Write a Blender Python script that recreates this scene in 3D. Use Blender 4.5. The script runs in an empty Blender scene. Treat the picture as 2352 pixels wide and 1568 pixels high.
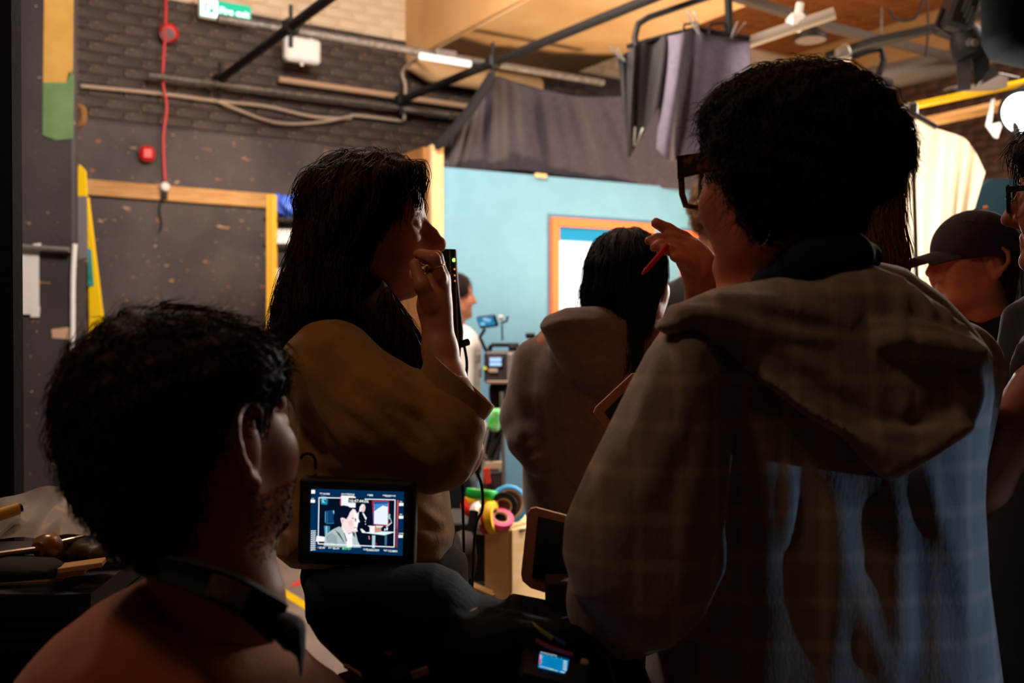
import bpy, bmesh, math, random
import numpy as np
from mathutils import Vector, Matrix
random.seed(7); rng = np.random.default_rng(7)
SC = bpy.context.scene
COL = SC.collection
F, CX, CY, CAMZ = 2287.0, 1176.0, 784.0, 1.38
# ---------------------------------------------------------------- camera
cam_d = bpy.data.cameras.new('camera'); cam = bpy.data.objects.new('camera', cam_d); COL.objects.link(cam)
cam.location = (0, 0, CAMZ); cam.rotation_euler = (math.pi/2, 0, 0)
cam_d.sensor_width = 36; cam_d.lens = F/2352*36
cam_d.dof.use_dof = True; cam_d.dof.focus_distance = 1.75; cam_d.dof.aperture_fstop = 3.6
cam_d.clip_start = .05
SC.camera = cam
# ---------------------------------------------------------------- world, colour management
w = bpy.data.worlds.new('world'); SC.world = w; w.use_nodes = True
w.node_tree.nodes['Background'].inputs[0].default_value = (1.0, .64, .46, 1)
w.node_tree.nodes['Background'].inputs[1].default_value = .006
SC.view_settings.view_transform = 'Standard'; SC.view_settings.look = 'None'
SC.view_settings.gamma = 1; SC.view_settings.exposure = 0; SC.view_settings.use_curve_mapping = False
SC.cycles.max_bounces = 5; SC.cycles.diffuse_bounces = 3; SC.cycles.glossy_bounces = 2
SC.cycles.transmission_bounces = 4; SC.cycles.transparent_max_bounces = 6
SC.cycles.sample_clamp_indirect = 4.0
def light(name, kind, loc, target, power, color, size=.5, spot=60, blend=.5, size_y=None):
    d = bpy.data.lights.new(name, kind); o = bpy.data.objects.new(name, d); COL.objects.link(o)
    o.location = loc; d.energy = power; d.color = color
    if kind == 'AREA':
        d.size = size
        if size_y: d.shape = 'RECTANGLE'; d.size_y = size_y
    else: d.shadow_soft_size = size
    if kind == 'SPOT': d.spot_size = math.radians(spot); d.spot_blend = blend
    o.rotation_euler = (Vector(target)-Vector(loc)).to_track_quat('-Z', 'Y').to_euler()
    return o
WARM = (1, .76, .52)
# soft boxes rigged over the set, in front of the blue wall
light('set_softbox', 'AREA', (3.3, 5.4, 3.9), (.9, 8.2, 1.4), 55, (1, .9, .78), 1.2)
light('set_softbox_side', 'AREA', (-.25, 4.9, 3.5), (.75, 7.9, 1.4), 90, (1, .86, .72), .7)
# warm lamp standing in the set and thrown up at the roof
light('roof_uplight', 'SPOT', (1.75, 6.3, 1.15), (.3, 6.9, 4.6), 470, (1, .7, .42), .25, 135, .7)
light('roof_uplight_right', 'SPOT', (2.9, 6.4, 1.6), (3.4, 8.4, 4.4), 40, (1, .66, .38), .2, 140, .6)
# unseen overhead spot added to brighten the right face of the plywood box
light('added_box_spot', 'SPOT', (1.9, 4.6, 3.4), (.06, 3.52, .55), 700, (1, .84, .62), .08, 20, .5)
# working lamp over the left side of the hall that rakes the black brick wall
light('hall_lamp', 'AREA', (-.7, 3.3, 3.9), (-1.9, 6.6, 1.9), 112, (1, .84, .74), .6)
light('floor_lamp_light', 'AREA', (-1.2, 3.4, 3.6), (-.6, 3.6, 0), 30, (1, .82, .68), .6)
# cold lamp off to the right, behind the photographer
light('cold_lamp', 'SPOT', (2.3, .98, .95), (.55, 1.25, .97), 62, (.30, .60, 1), .008, 26, .35)
# warm area light added above the crew so their folds show
light('crew_overhead', 'AREA', (-1.2, .55, 3.7), (.1, 1.5, 1.15), 10, (1, .64, .38), .35)
light('crew_rim', 'AREA', (.7, 4.6, 3.6), (-.2, 1.5, 1.3), 9, (1, .72, .5), 1.0)

# ---------------------------------------------------------------- helpers
def P(px, py, Y): return np.array(((px-CX)/F*Y, Y, CAMZ+(CY-py)/F*Y))
def V(*a): return np.array(a, float)
def unit(v): v = np.asarray(v, float); return v/np.linalg.norm(v)
ROOT = {}
def setp(o, label=None, cat=None, group=None, kind=None):
    if label: o['label'] = label
    if cat: o['category'] = cat
    if group: o['group'] = group
    if kind: o['kind'] = kind
    return o
def thing(name, label, cat, loc, group=None):
    o = bpy.data.objects.new(name, None); COL.objects.link(o); o.location = tuple(loc); o.empty_display_size = .05
    ROOT[o] = np.array(loc, float); return setp(o, label, cat, group)
def link(name, me, parent=None):
    o = bpy.data.objects.new(name, me); COL.objects.link(o)
    if parent is not None: o.parent = parent; ROOT[o] = ROOT.get(parent, np.zeros(3))
    else: ROOT[o] = np.zeros(3)
    return o
MATS = {}
def mat(name, c, rough=.7, metal=0, c2=None, scale=20, bump=0, bscale=60, emit=0, spec=.3, alpha=1, trans=0, stretch=None, detail=4, lo=.35, hi=.65, sheen=0):
    if name in MATS: return MATS[name]
    m = bpy.data.materials.new(name); m.use_nodes = True; MATS[name] = m
    nt = m.node_tree; b = nt.nodes['Principled BSDF']
    b.inputs['Base Color'].default_value = (*c, 1); b.inputs['Roughness'].default_value = rough
    b.inputs['Metallic'].default_value = metal; b.inputs['Specular IOR Level'].default_value = spec
    b.inputs['Alpha'].default_value = alpha; b.inputs['Transmission Weight'].default_value = trans
    b.inputs['Sheen Weight'].default_value = sheen
    if emit: b.inputs['Emission Color'].default_value = (*c, 1); b.inputs['Emission Strength'].default_value = emit
    if c2 is not None or bump:
        tc = nt.nodes.new('ShaderNodeTexCoord'); mp = nt.nodes.new('ShaderNodeMapping'); nt.links.new(tc.outputs['Object'], mp.inputs[0])
        if stretch: mp.inputs['Scale'].default_value = stretch
    if c2 is not None:
        n = nt.nodes.new('ShaderNodeTexNoise'); n.inputs['Scale'].default_value = scale; n.inputs['Detail'].default_value = detail
        r = nt.nodes.new('ShaderNodeValToRGB'); nt.links.new(mp.outputs[0], n.inputs[0]); nt.links.new(n.outputs[0], r.inputs[0])
        r.color_ramp.elements[0].position = lo; r.color_ramp.elements[0].color = (*c, 1)
        r.color_ramp.elements[1].position = hi; r.color_ramp.elements[1].color = (*c2, 1)
        nt.links.new(r.outputs[0], b.inputs['Base Color'])
    if bump:
        n = nt.nodes.new('ShaderNodeTexNoise'); n.inputs['Scale'].default_value = bscale; n.inputs['Detail'].default_value = 3
        bp = nt.nodes.new('ShaderNodeBump'); bp.inputs['Strength'].default_value = bump; bp.inputs['Distance'].default_value = .01
        nt.links.new(mp.outputs[0], n.inputs[0]); nt.links.new(n.outputs[0], bp.inputs['Height']); nt.links.new(bp.outputs[0], b.inputs['Normal'])
    return m
def chipped(name, base, base2, fleck, fleck2, cover=.66, rough=.6):
    """old paint with small worn flecks showing what is underneath"""
    m = bpy.data.materials.new(name); m.use_nodes = True; MATS[name] = m
    nt = m.node_tree; L = nt.links.new; b = nt.nodes['Principled BSDF']; b.inputs['Roughness'].default_value = rough
    b.inputs['Specular IOR Level'].default_value = .25
    tc = nt.nodes.new('ShaderNodeTexCoord')
    def noise(sc, stretch, detail=3):
        mp = nt.nodes.new('ShaderNodeMapping'); mp.inputs['Scale'].default_value = stretch; L(tc.outputs['Object'], mp.inputs[0])
        n = nt.nodes.new('ShaderNodeTexNoise'); n.inputs['Scale'].default_value = sc; n.inputs['Detail'].default_value = detail; L(mp.outputs[0], n.inputs[0]); return n.outputs[0]
    def ramp(src, lo, hi, c0, c1):
        r = nt.nodes.new('ShaderNodeValToRGB'); r.color_ramp.elements[0].position = lo; r.color_ramp.elements[1].position = hi
        r.color_ramp.elements[0].color = (*c0, 1); r.color_ramp.elements[1].color = (*c1, 1); L(src, r.inputs[0]); return r.outputs[0]
    def mix(f, a, c):
        x = nt.nodes.new('ShaderNodeMix'); x.data_type = 'RGBA'; L(f, x.inputs['Factor']); L(a, x.inputs['A']); L(c, x.inputs['B']); return x.outputs['Result']
    cb = ramp(noise(2.2, (1, 1, 1), 5), .35, .7, base, base2)
    cf = ramp(noise(5, (1, 1, 1)), .4, .6, fleck, fleck2)
    f1 = ramp(noise(9, (1, 1, 2.2), 6), cover, cover+.02, (0,)*3, (1,)*3)
    f2 = ramp(noise(34, (1, 1, 1.3), 2), cover+.045, cover+.06, (0,)*3, (1,)*3)
    c = mix(f2, mix(f1, cb, cf), cf); L(c, b.inputs['Base Color'])
    bp = nt.nodes.new('ShaderNodeBump'); bp.inputs['Strength'].default_value = .25; bp.inputs['Distance'].default_value = .01
    L(noise(45, (1, 1, 1), 3), bp.inputs['Height']); L(bp.outputs[0], b.inputs['Normal'])
    return m
def emis(c, s=1.0):
    k = 'screen_%d_%d_%d_%d' % (c[0]*255, c[1]*255, c[2]*255, s*100)
    if k in MATS: return MATS[k]
    m = bpy.data.materials.new(k); m.use_nodes = True; MATS[k] = m; nt = m.node_tree; nt.nodes.clear()
    e = nt.nodes.new('ShaderNodeEmission'); e.inputs[0].default_value = (*c, 1); e.inputs[1].default_value = s
    o = nt.nodes.new('ShaderNodeOutputMaterial'); nt.links.new(e.outputs[0], o.inputs[0]); return m
def srgb(r, g, b): return tuple(((x/255)/12.92 if x/255 <= .04045 else ((x/255+.055)/1.055)**2.4) for x in (r, g, b))

def frame_of(d):
    d = unit(d); up = V(0, 0, 1) if abs(d[2]) < .95 else V(1, 0, 0)
    a = unit(np.cross(d, up)); b = np.cross(a, d); return d, a, b
class M:
    def __init__(s): s.v = []; s.f = []; s.mi = []; s.cur = 0; s.mats = []
    def use(s, m):
        if m not in s.mats: s.mats.append(m)
        s.cur = s.mats.index(m); return s
    def add(s, vs, fs):
        o = len(s.v); s.v.extend([tuple(map(float, p)) for p in vs]); s.f.extend([tuple(i+o for i in f) for f in fs]); s.mi.extend([s.cur]*len(fs)); return s
    def box(s, c, size, ax=None, ch=0):
        """chamfered box; ax = 3 axis vectors"""
        ax = np.eye(3) if ax is None else np.array([unit(a) for a in ax]); c = np.asarray(c, float); h = np.asarray(size, float)/2
        if not ch:
            vs = [c+sum(k*hh*a for k, hh, a in zip(t, h, ax)) for t in [(x, y, z) for x in (-1, 1) for y in (-1, 1) for z in (-1, 1)]]
            fs = [(0, 1, 3, 2), (4, 6, 7, 5), (0, 4, 5, 1), (2, 3, 7, 6), (0, 2, 6, 4), (1, 5, 7, 3)]
            return s.add(vs, fs)
        ch = min(ch, h.min()*.95); vs = []; idx = {}
        for t in [(x, y, z) for x in (-1, 1) for y in (-1, 1) for z in (-1, 1)]:
            for k in range(3):
                e = [h[i] if i == k else h[i]-ch for i in range(3)]
                idx[(t, k)] = len(vs); vs.append(c+sum(t[i]*e[i]*ax[i] for i in range(3)))
        fs = []
        def order(ids):
            pts = np.array([vs[i] for i in ids]); m = pts.mean(0); n = m-c; d, a, b = frame_of(n)
            ang = [math.atan2((p-m)@b, (p-m)@a) for p in pts]; r = [i for _, i in sorted(zip(ang, ids))]
            p = [vs[i] for i in r]; 
            if np.cross(p[1]-p[0], p[2]-p[1])@n < 0: r = r[::-1]
            return tuple(r)
        T = [(x, y, z) for x in (-1, 1) for y in (-1, 1) for z in (-1, 1)]
        for k in range(3):
            for sg in (-1, 1): fs.append(order([idx[(t, k)] for t in T if t[k] == sg]))
        for i in range(3):
            for j in range(i+1, 3):
                for si in (-1, 1):
                    for sj in (-1, 1):
                        fs.append(order([idx[(t, k)] for t in T if t[i] == si and t[j] == sj for k in (i, j)]))
        for t in T: fs.append(order([idx[(t, k)] for k in range(3)]))
        return s.add(vs, fs)
    def tube(s, pts, r, n=10, caps=True, flat=1.0):
        pts = [np.asarray(p, float) for p in pts]; N = len(pts); rs = r if hasattr(r, '__len__') else [r]*N
        vs = []; fs = []; pa = None
        for i, p in enumerate(pts):
            d = unit(pts[min(i+1, N-1)]-pts[max(i-1, 0)])
            if pa is None: _, a, b = frame_of(d)
            else: a = unit(pa-(pa@d)*d); b = np.cross(a, d)
            pa = a
            for k in range(n):
                t = 2*math.pi*k/n; vs.append(p+rs[i]*(math.cos(t)*a+flat*math.sin(t)*b))
        for i in range(N-1):
            for k in range(n):
                k2 = (k+1) % n; fs.append((i*n+k, i*n+k2, (i+1)*n+k2, (i+1)*n+k))
        if caps: fs.append(tuple(range(n-1, -1, -1))); fs.append(tuple((N-1)*n+k for k in range(n)))
        return s.add(vs, fs)
    def cyl(s, a, b, r, r2=None, n=20): return s.tube([a, b], [r, r if r2 is None else r2], n)
    def lathe(s, o, d, prof, n=24):
        """prof = [(distance along d, radius)]"""
        d, a, b = frame_of(d); o = np.asarray(o, float); vs = []; fs = []
        for t, r in prof:
            for k in range(n): q = 2*math.pi*k/n; vs.append(o+d*t+max(r, 1e-5)*(math.cos(q)*a+math.sin(q)*b))
        for i in range(len(prof)-1):
            for k in range(n): k2 = (k+1) % n; fs.append((i*n+k, (i+1)*n+k, (i+1)*n+k2, i*n+k2))
        fs.append(tuple(range(n))); fs.append(tuple((len(prof)-1)*n+k for k in range(n-1, -1, -1)))
        return s.add(vs, fs)
    def ring(s, o, d, R, r, n=32, m=8, sx=1.0):
        d, a, b = frame_of(d); vs = []; fs = []
        for i in range(n):
            t = 2*math.pi*i/n; e = math.cos(t)*a*sx+math.sin(t)*b
            for j in range(m):
                q = 2*math.pi*j/m; vs.append(np.asarray(o)+e*(R+r*math.cos(q))+d*r*math.sin(q))
        for i in range(n):
            for j in range(m): fs.append((i*m+j, ((i+1) % n)*m+j, ((i+1) % n)*m+(j+1) % m, i*m+(j+1) % m))
        return s.add(vs, fs)
    def prism(s, poly, ext):
        """poly = list of 3-d points, ext = extrusion vector"""
        n = len(poly); ext = np.asarray(ext, float); vs = [np.asarray(p, float) for p in poly]+[np.asarray(p, float)+ext for p in poly]
        nr = sum((np.cross(vs[i]-vs[0], vs[(i+1) % n]-vs[0]) for i in range(n)), np.zeros(3))
        fs = [tuple(range(n)), tuple(range(2*n-1, n-1, -1))]+[(i, i+n, (i+1) % n+n, (i+1) % n) for i in range(n)]
        if nr@ext > 0: fs = [f[::-1] for f in fs]
        return s.add(vs, fs)
    def flat(s, poly): return s.add(poly, [tuple(range(len(poly)))])
    def sheet(s, G, th=.004):
        """G[i][j] grid of points -> cloth with thickness"""
        G = np.asarray(G, float); a, b = G.shape[:2]
        du = np.gradient(G, axis=0); dv = np.gradient(G, axis=1); n = np.cross(du, dv); n /= np.linalg.norm(n, axis=2, keepdims=True)+1e-9
        vs = np.concatenate([(G+n*th/2).reshape(-1, 3), (G-n*th/2).reshape(-1, 3)]); fs = []; o = a*b
        for i in range(a-1):
            for j in range(b-1):
                q = (i*b+j, (i+1)*b+j, (i+1)*b+j+1, i*b+j+1); fs.append(q); fs.append(tuple(x+o for x in q[::-1]))
        rim = [(i, 0) for i in range(a)]+[(a-1, j) for j in range(1, b)]+[(i, b-1) for i in range(a-2, -1, -1)]+[(0, j) for j in range(b-2, 0, -1)]
        rim = [i*b+j for i, j in rim]
        for k in range(len(rim)): x, y = rim[k], rim[(k+1) % len(rim)]; fs.append((x, x+o, y+o, y))
        return s.add(vs, fs)
    def build(s, name, m=None, parent=None, smooth=False):
        me = bpy.data.meshes.new(name); off = ROOT[parent] if parent is not None else np.zeros(3)
        me.from_pydata([tuple(np.array(p)-off) for p in s.v], [], s.f)
        if m is not None: me.materials.append(m)
        for x in s.mats: me.materials.append(x)
        if s.mats and m is None: me.polygons.foreach_set('material_index', s.mi)
        if smooth:
            me.polygons.foreach_set('use_smooth', [True]*len(me.polygons))
            me.set_sharp_from_angle(angle=math.radians(38 if smooth is True else smooth))
        return link(name, me, parent)
def struct(o): o['kind'] = 'structure'; return o
def place(o):
    """a top-level single-mesh thing: move its origin to the base centre"""
    c = np.array([v.co for v in o.data.vertices]); l = V((c[:, 0].min()+c[:, 0].max())/2, (c[:, 1].min()+c[:, 1].max())/2, c[:, 2].min())
    o.data.transform(Matrix.Translation(-Vector(l))); o.location = tuple(l); ROOT[o] = l; return o
def curve(pts, n=24):
    """Catmull-Rom through pts"""
    p = np.array(pts, float); p = np.vstack([2*p[0]-p[1], p, 2*p[-1]-p[-2]]); out = []; k = len(p)-3
    for t in np.linspace(0, k-1e-6, n):
        i = int(t); u = t-i; a, b, c, d = p[i:i+4]
        out.append(.5*((2*b)+(c-a)*u+(2*a-5*b+4*c-d)*u*u+(3*b-a-3*c+d)*u**3))
    return np.array(out)
def text(name, s, origin, xdir, ydir, size, m, parent=None, align='LEFT', bold=0):
    c = bpy.data.curves.new(name, 'FONT'); c.body = s; c.size = 1; c.align_x = align; c.offset = bold; c.resolution_u = 3
    o = bpy.data.objects.new(name, c); COL.objects.link(o); bpy.context.view_layer.update()
    me = bpy.data.meshes.new_from_object(o.evaluated_get(bpy.context.evaluated_depsgraph_get())); bpy.data.objects.remove(o)
    x, y = unit(xdir), unit(ydir); off = ROOT[parent] if parent is not None else np.zeros(3)
    for v in me.vertices: v.co = tuple(np.asarray(origin)+size*(v.co.x*x+v.co.y*y)-off)
    me.materials.clear(); me.materials.append(m); return link(name, me, parent)

# ---------------------------------------------------------------- signed-distance modelling (smooth organic surfaces)
def smin(a, b, k):
    if k <= 0: return np.minimum(a, b)
    h = np.maximum(k-np.abs(a-b), 0)/k; return np.minimum(a, b)-h*h*k*.25
class S:
    BIG = .045
    def __init__(s, h=.006): s.h = h; s.pr = []
    def _add(s, fn, lo, hi, k, op): s.pr.append((fn, np.asarray(lo, float), np.asarray(hi, float), k, op)); return s
    def cone(s, a, ra, b, rb, k=.02, op='+'):
        a = np.asarray(a, float); b = np.asarray(b, float); d = b-a; L = max(d@d, 1e-9)
        def fn(x, y, z):
            t = np.clip(((x-a[0])*d[0]+(y-a[1])*d[1]+(z-a[2])*d[2])/L, 0, 1)
            return np.sqrt((x-a[0]-t*d[0])**2+(y-a[1]-t*d[1])**2+(z-a[2]-t*d[2])**2)-(ra+(rb-ra)*t)
        r = max(ra, rb); return s._add(fn, np.minimum(a, b)-r, np.maximum(a, b)+r, k, op)
    def chain(s, pts, rs, k=.015, op='+'):
        if not hasattr(rs, '__len__'): rs = [rs]*len(pts)
        for i in range(len(pts)-1): s.cone(pts[i], rs[i], pts[i+1], rs[i+1], k, op)
        return s
    def ell(s, c, r, R=None, k=.02, op='+'):
        c = np.asarray(c, float); r = np.asarray(r, float); R = np.eye(3) if R is None else np.asarray(R, float)
        def fn(x, y, z):
            X, Y, Z = x-c[0], y-c[1], z-c[2]; q = [R[i, 0]*X+R[i, 1]*Y+R[i, 2]*Z for i in range(3)]
            k0 = np.sqrt(sum((q[i]/r[i])**2 for i in range(3))); k1 = np.sqrt(sum((q[i]/r[i]**2)**2 for i in range(3)))+1e-9
            return k0*(k0-1)/k1
        m = r.max(); return s._add(fn, c-m, c+m, k, op)
    def pillow(s, poly, Y0, hy, r, k=.02, op='+', slope=0, tilt=0, pxx=None):
        """rounded cushion whose outline (pixel polygon taken at depth Y0) is given; hy = half thickness, r = edge rounding"""
        q = np.array([P(a, b, Y0)[[0, 2]] for a, b in poly]); n = len(q); cx = q[:, 0].mean(); cz = q[:, 1].mean()
        def fn(x, y, z):
            d2 = None; ins = None; x2, z2 = np.broadcast_arrays(x[:, :, :], z[:, :, :]) if x.ndim == 3 else (x, z)
            for i in range(n):
                a, b = q[i], q[(i+1) % n]; e = b-a
                t = np.clip(((x2-a[0])*e[0]+(z2-a[1])*e[1])/(e@e+1e-12), 0, 1)
                dd = (x2-a[0]-t*e[0])**2+(z2-a[1]-t*e[1])**2; d2 = dd if d2 is None else np.minimum(d2, dd)
                c = ((a[1] > z2) != (b[1] > z2)) & (x2 < (b[0]-a[0])*(z2-a[1])/(b[1]-a[1]+1e-12)+a[0]); ins = c if ins is None else ins ^ c
            d2 = np.sqrt(d2); d2 = np.where(ins, -d2, d2)
            dy = np.abs(y-(Y0+slope*(z-cz)+tilt*(x-cx)))
            A = np.maximum(d2+r, 0); B = dy*(r/hy); d = np.sqrt(A*A+B*B)-r
            return d*min(1, max(hy/r, .5)) if hy < r else d
        ex = abs(slope)*(q[:, 1].max()-q[:, 1].min())/2+abs(tilt)*(q[:, 0].max()-q[:, 0].min())/2
        return s._add(fn, (q[:, 0].min(), Y0-hy-ex, q[:, 1].min()), (q[:, 0].max(), Y0+hy+ex, q[:, 1].max()), k, op)
    def run(s):
        mg = .03; adds = [p for p in s.pr if p[4] == '+']
        lo = np.min([p[1] for p in adds], 0)-mg; hi = np.max([p[2] for p in adds], 0)+mg
        s.org = lo; n = np.ceil((hi-lo)/s.h).astype(int)+1; s.f = np.full(tuple(n), s.BIG, np.float32)
        ax = [(lo[i]+np.arange(n[i])*s.h) for i in range(3)]
        for fn, l, u, k, op in s.pr:
            m = .045+k; i0 = np.maximum(((l-m-lo)/s.h).astype(int), 0); i1 = np.minimum(np.ceil((u+m-lo)/s.h).astype(int)+1, n)
            if (i1 <= i0).any(): continue
            sl = tuple(slice(i0[i], i1[i]) for i in range(3))
            x = ax[0][sl[0]].astype(np.float32)[:, None, None]; y = ax[1][sl[1]].astype(np.float32)[None, :, None]; z = ax[2][sl[2]].astype(np.float32)[None, None, :]
            d = fn(x, y, z); g = s.f[sl]
            if op == '+': s.f[sl] = smin(g, np.minimum(d, s.BIG), k)
            else: s.f[sl] = -smin(-g, d, k)
        return s
    def disp(s, fn, band=.03):
        ix = np.nonzero(np.abs(s.f) < band); p = np.stack(ix, 1)*s.h+s.org; s.f[ix] += fn(p); return s
    def sample(s, p):
        q = np.clip((np.asarray(p)-s.org)/s.h, 0, np.array(s.f.shape)-1.001); i = q.astype(int); t = q-i; v = 0
        for a in (0, 1):
            for b in (0, 1):
                for c in (0, 1):
                    wt = (t[:, 0] if a else 1-t[:, 0])*(t[:, 1] if b else 1-t[:, 1])*(t[:, 2] if c else 1-t[:, 2])
                    v = v+wt*s.f[i[:, 0]+a, i[:, 1]+b, i[:, 2]+c]
        return v
    def grad(s, p):
        e = s.h; g = np.stack([s.sample(p+np.eye(3)[i]*e)-s.sample(p-np.eye(3)[i]*e) for i in range(3)], 1)
        return g/(np.linalg.norm(g, axis=1, keepdims=True)+1e-9)
    def front(s, px, py, back=False):
        """point where the line of sight through a pixel of the photograph first meets the surface"""
        ys = np.arange(s.org[1], s.org[1]+s.f.shape[1]*s.h, s.h*.5); q = np.array([P(px, py, y) for y in ys])
        hi = s.org+(np.array(s.f.shape)-1)*s.h
        ok = ((q >= s.org) & (q <= hi)).all(1); v = np.where(ok, s.sample(q), 1); k = np.nonzero(v < 0)[0]
        return None if len(k) == 0 else q[k[0]]
    def ridges(s, lines, w=.01, a=.006, taper=True):
        """cloth folds: raised (a > 0) or sunk (a < 0) along pixel polylines laid on the surface"""
        segs = []
        for ln in lines:
            ww, aa = w, a
            if isinstance(ln, tuple): ln, ww, aa = ln
            if abs(aa) > .0045: aa *= 1.5 if aa > 0 else .4; ww *= .88
            c = curve([(x, y, 0) for x, y in ln], 12); q = [s.front(x, y) for x, y, _ in c]; q = [t for t in q if t is not None]
            if len(q) > 2: segs.append((np.array(q), ww, aa))
        for q, ww, aa in segs:
            lo = ((q.min(0)-3*ww-s.org)/s.h).astype(int).clip(0); hi = np.minimum(((q.max(0)+3*ww-s.org)/s.h).astype(int)+1, s.f.shape)
            sub = s.f[lo[0]:hi[0], lo[1]:hi[1], lo[2]:hi[2]]; ix = np.nonzero(np.abs(sub) < .03)
            if len(ix[0]) == 0: continue
            p = (np.stack(ix, 1)+lo)*s.h+s.org; best = np.full(len(p), 9.); tt = np.zeros(len(p)); n = len(q)-1
            for i in range(n):
                e = q[i+1]-q[i]; t = np.clip((p-q[i])@e/(e@e+1e-12), 0, 1); d = np.linalg.norm(p-q[i]-t[:, None]*e, axis=1)
                m = d < best; best[m] = d[m]; tt[m] = (i+t[m])/n
            am = np.sin(np.pi*np.clip(tt, .06, .94))**.7 if taper else 1
            sub[ix] -= (aa*am*np.exp(-(best/ww)**2)).astype(np.float32)
        return s
    def verts(s):
        f = s.f; I = f < 0; n = f.shape
        c = np.zeros(tuple(k-1 for k in n), np.int8)
        for a in (0, 1):
            for b in (0, 1):
                for d in (0, 1): c += I[a:n[0]-1+a, b:n[1]-1+b, d:n[2]-1+d]
        act = (c > 0) & (c < 8); cells = np.stack(np.nonzero(act), 1)
        cor = [(a, b, d) for a in (0, 1) for b in (0, 1) for d in (0, 1)]
        vals = np.stack([f[cells[:, 0]+a, cells[:, 1]+b, cells[:, 2]+d] for a, b, d in cor], 1)
        acc = np.zeros((len(cells), 3)); cnt = np.zeros(len(cells))
        for i in range(8):
            for j in range(i+1, 8):
                A, B = np.array(cor[i]), np.array(cor[j])
                if abs(A-B).sum() != 1: continue
                va, vb = vals[:, i], vals[:, j]; m = (va < 0) != (vb < 0); t = np.where(m, va/(va-vb+1e-12), 0)
                acc += np.where(m[:, None], A+(B-A)*t[:, None], 0); cnt += m
        v = (cells+acc/cnt[:, None])*s.h+s.org
        ids = np.full(act.shape, -1, np.int32); ids[act] = np.arange(len(cells)); Q = []
        for ax in range(3):
            o1, o2 = [(1, 2), (2, 0), (0, 1)][ax]; sl0 = [slice(None)]*3; sl1 = [slice(None)]*3
            sl0[ax] = slice(0, n[ax]-1); sl1[ax] = slice(1, n[ax]); a = I[tuple(sl0)]; b = I[tuple(sl1)]
            e = np.stack(np.nonzero(a != b), 1); e = e[(e[:, o1] > 0) & (e[:, o2] > 0) & (e[:, o1] < n[o1]-1) & (e[:, o2] < n[o2]-1)]
            sg = a[e[:, 0], e[:, 1], e[:, 2]]; E1 = np.eye(3, dtype=int)[o1]; E2 = np.eye(3, dtype=int)[o2]
            g = [ids[tuple((e-x).T)] for x in (E1+E2, E2, 0*E1, E1)]; q = np.stack(g, 1); q[~sg] = q[~sg][:, ::-1]; Q.append(q)
        return v, np.concatenate(Q)
    def build(s, name, m, parent=None, extra=None):
        if not hasattr(s, 'f'): s.run()
        v, q = s.verts(); s.v = v; fs = q
        if extra:
            for ev, eq in extra: fs = np.concatenate([fs, eq+len(v)]); v = np.concatenate([v, ev])
        return rawmesh(name, v, fs, m, parent)
def rawmesh(name, v, q, m, parent=None, smooth=True):
    off = ROOT[parent] if parent is not None else np.zeros(3); v = v-off
    me = bpy.data.meshes.new(name); me.vertices.add(len(v)); me.vertices.foreach_set('co', np.asarray(v, np.float32).ravel())
    nf = len(q); me.loops.add(nf*4); me.polygons.add(nf); me.loops.foreach_set('vertex_index', np.asarray(q, np.int32).ravel())
    me.polygons.foreach_set('loop_start', np.arange(0, nf*4, 4, dtype=np.int32)); me.polygons.foreach_set('use_smooth', np.ones(nf, bool))
    me.update(calc_edges=True); me.validate(); me.materials.append(m); return link(name, me, parent)
def strands(pl, r=.0007):
    """pl (S, n, 3) polylines -> (verts, quads) of thin tapering three-sided tubes"""
    Sn, n, _ = pl.shape; t = np.gradient(pl, axis=1); t /= np.linalg.norm(t, axis=2, keepdims=True)+1e-9
    a = np.cross(t, np.array([.31, -.9, .3])); a /= np.linalg.norm(a, axis=2, keepdims=True)+1e-9; b = np.cross(t, a)
    rad = r*np.sqrt(np.clip(1.06-np.linspace(0, 1, n), .04, 1))[None, :, None]
    rings = np.stack([pl+rad*(math.cos(q)*a+math.sin(q)*b) for q in (0, 2.094, 4.189)], 2)
    i = (np.arange(Sn)[:, None, None]*n+np.arange(n-1)[None, :, None])*3; k = np.arange(3)[None, None, :]; k2 = (k+1) % 3
    return rings.reshape(-1, 3), np.stack([i+k, i+k2, i+3+k2, i+3+k], 3).reshape(-1, 4)
def grow(sd, roots, flow, steps=14, ds=.01, lift=.002, jit=.25, out=0.0, wave=0.0, wl=.05):
    """hair strands that follow the surface of sd along a flow field"""
    p = roots.copy(); L = [p.copy()]; nz = rng.normal(0, jit, (len(p), 3)); ph = rng.uniform(0, 6.28, len(p)); lf = lift*rng.uniform(.1, 1.8, len(p)); ls = rng.uniform(.5, 1.2, len(p))[:, None]
    for k in range(steps):
        g = sd.grad(p); d = flow(p, k/steps)+nz
        if wave: s_ = np.cross(g, d); d = d+wave*s_*np.sin(ph+k*ds/wl*6.28)[:, None]
        d = d-(d*g).sum(1, keepdims=True)*g*(1-out*k/steps); d /= np.linalg.norm(d, axis=1, keepdims=True)+1e-9
        p = p+d*ds*ls; v = sd.sample(p); tgt = lf*(1+2*k/steps)
        ok = v < .03; g = sd.grad(p); p = p-np.where(ok, np.clip(v-tgt, -.006, .006)*(1-out*(k/steps)), 0)[:, None]*g; L.append(p.copy())
    return np.stack(L, 1)
def roots(sd, n, cond=None):
    v = sd.v
    if cond is not None: v = v[cond(v)]
    return v[rng.integers(0, len(v), n)]
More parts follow.
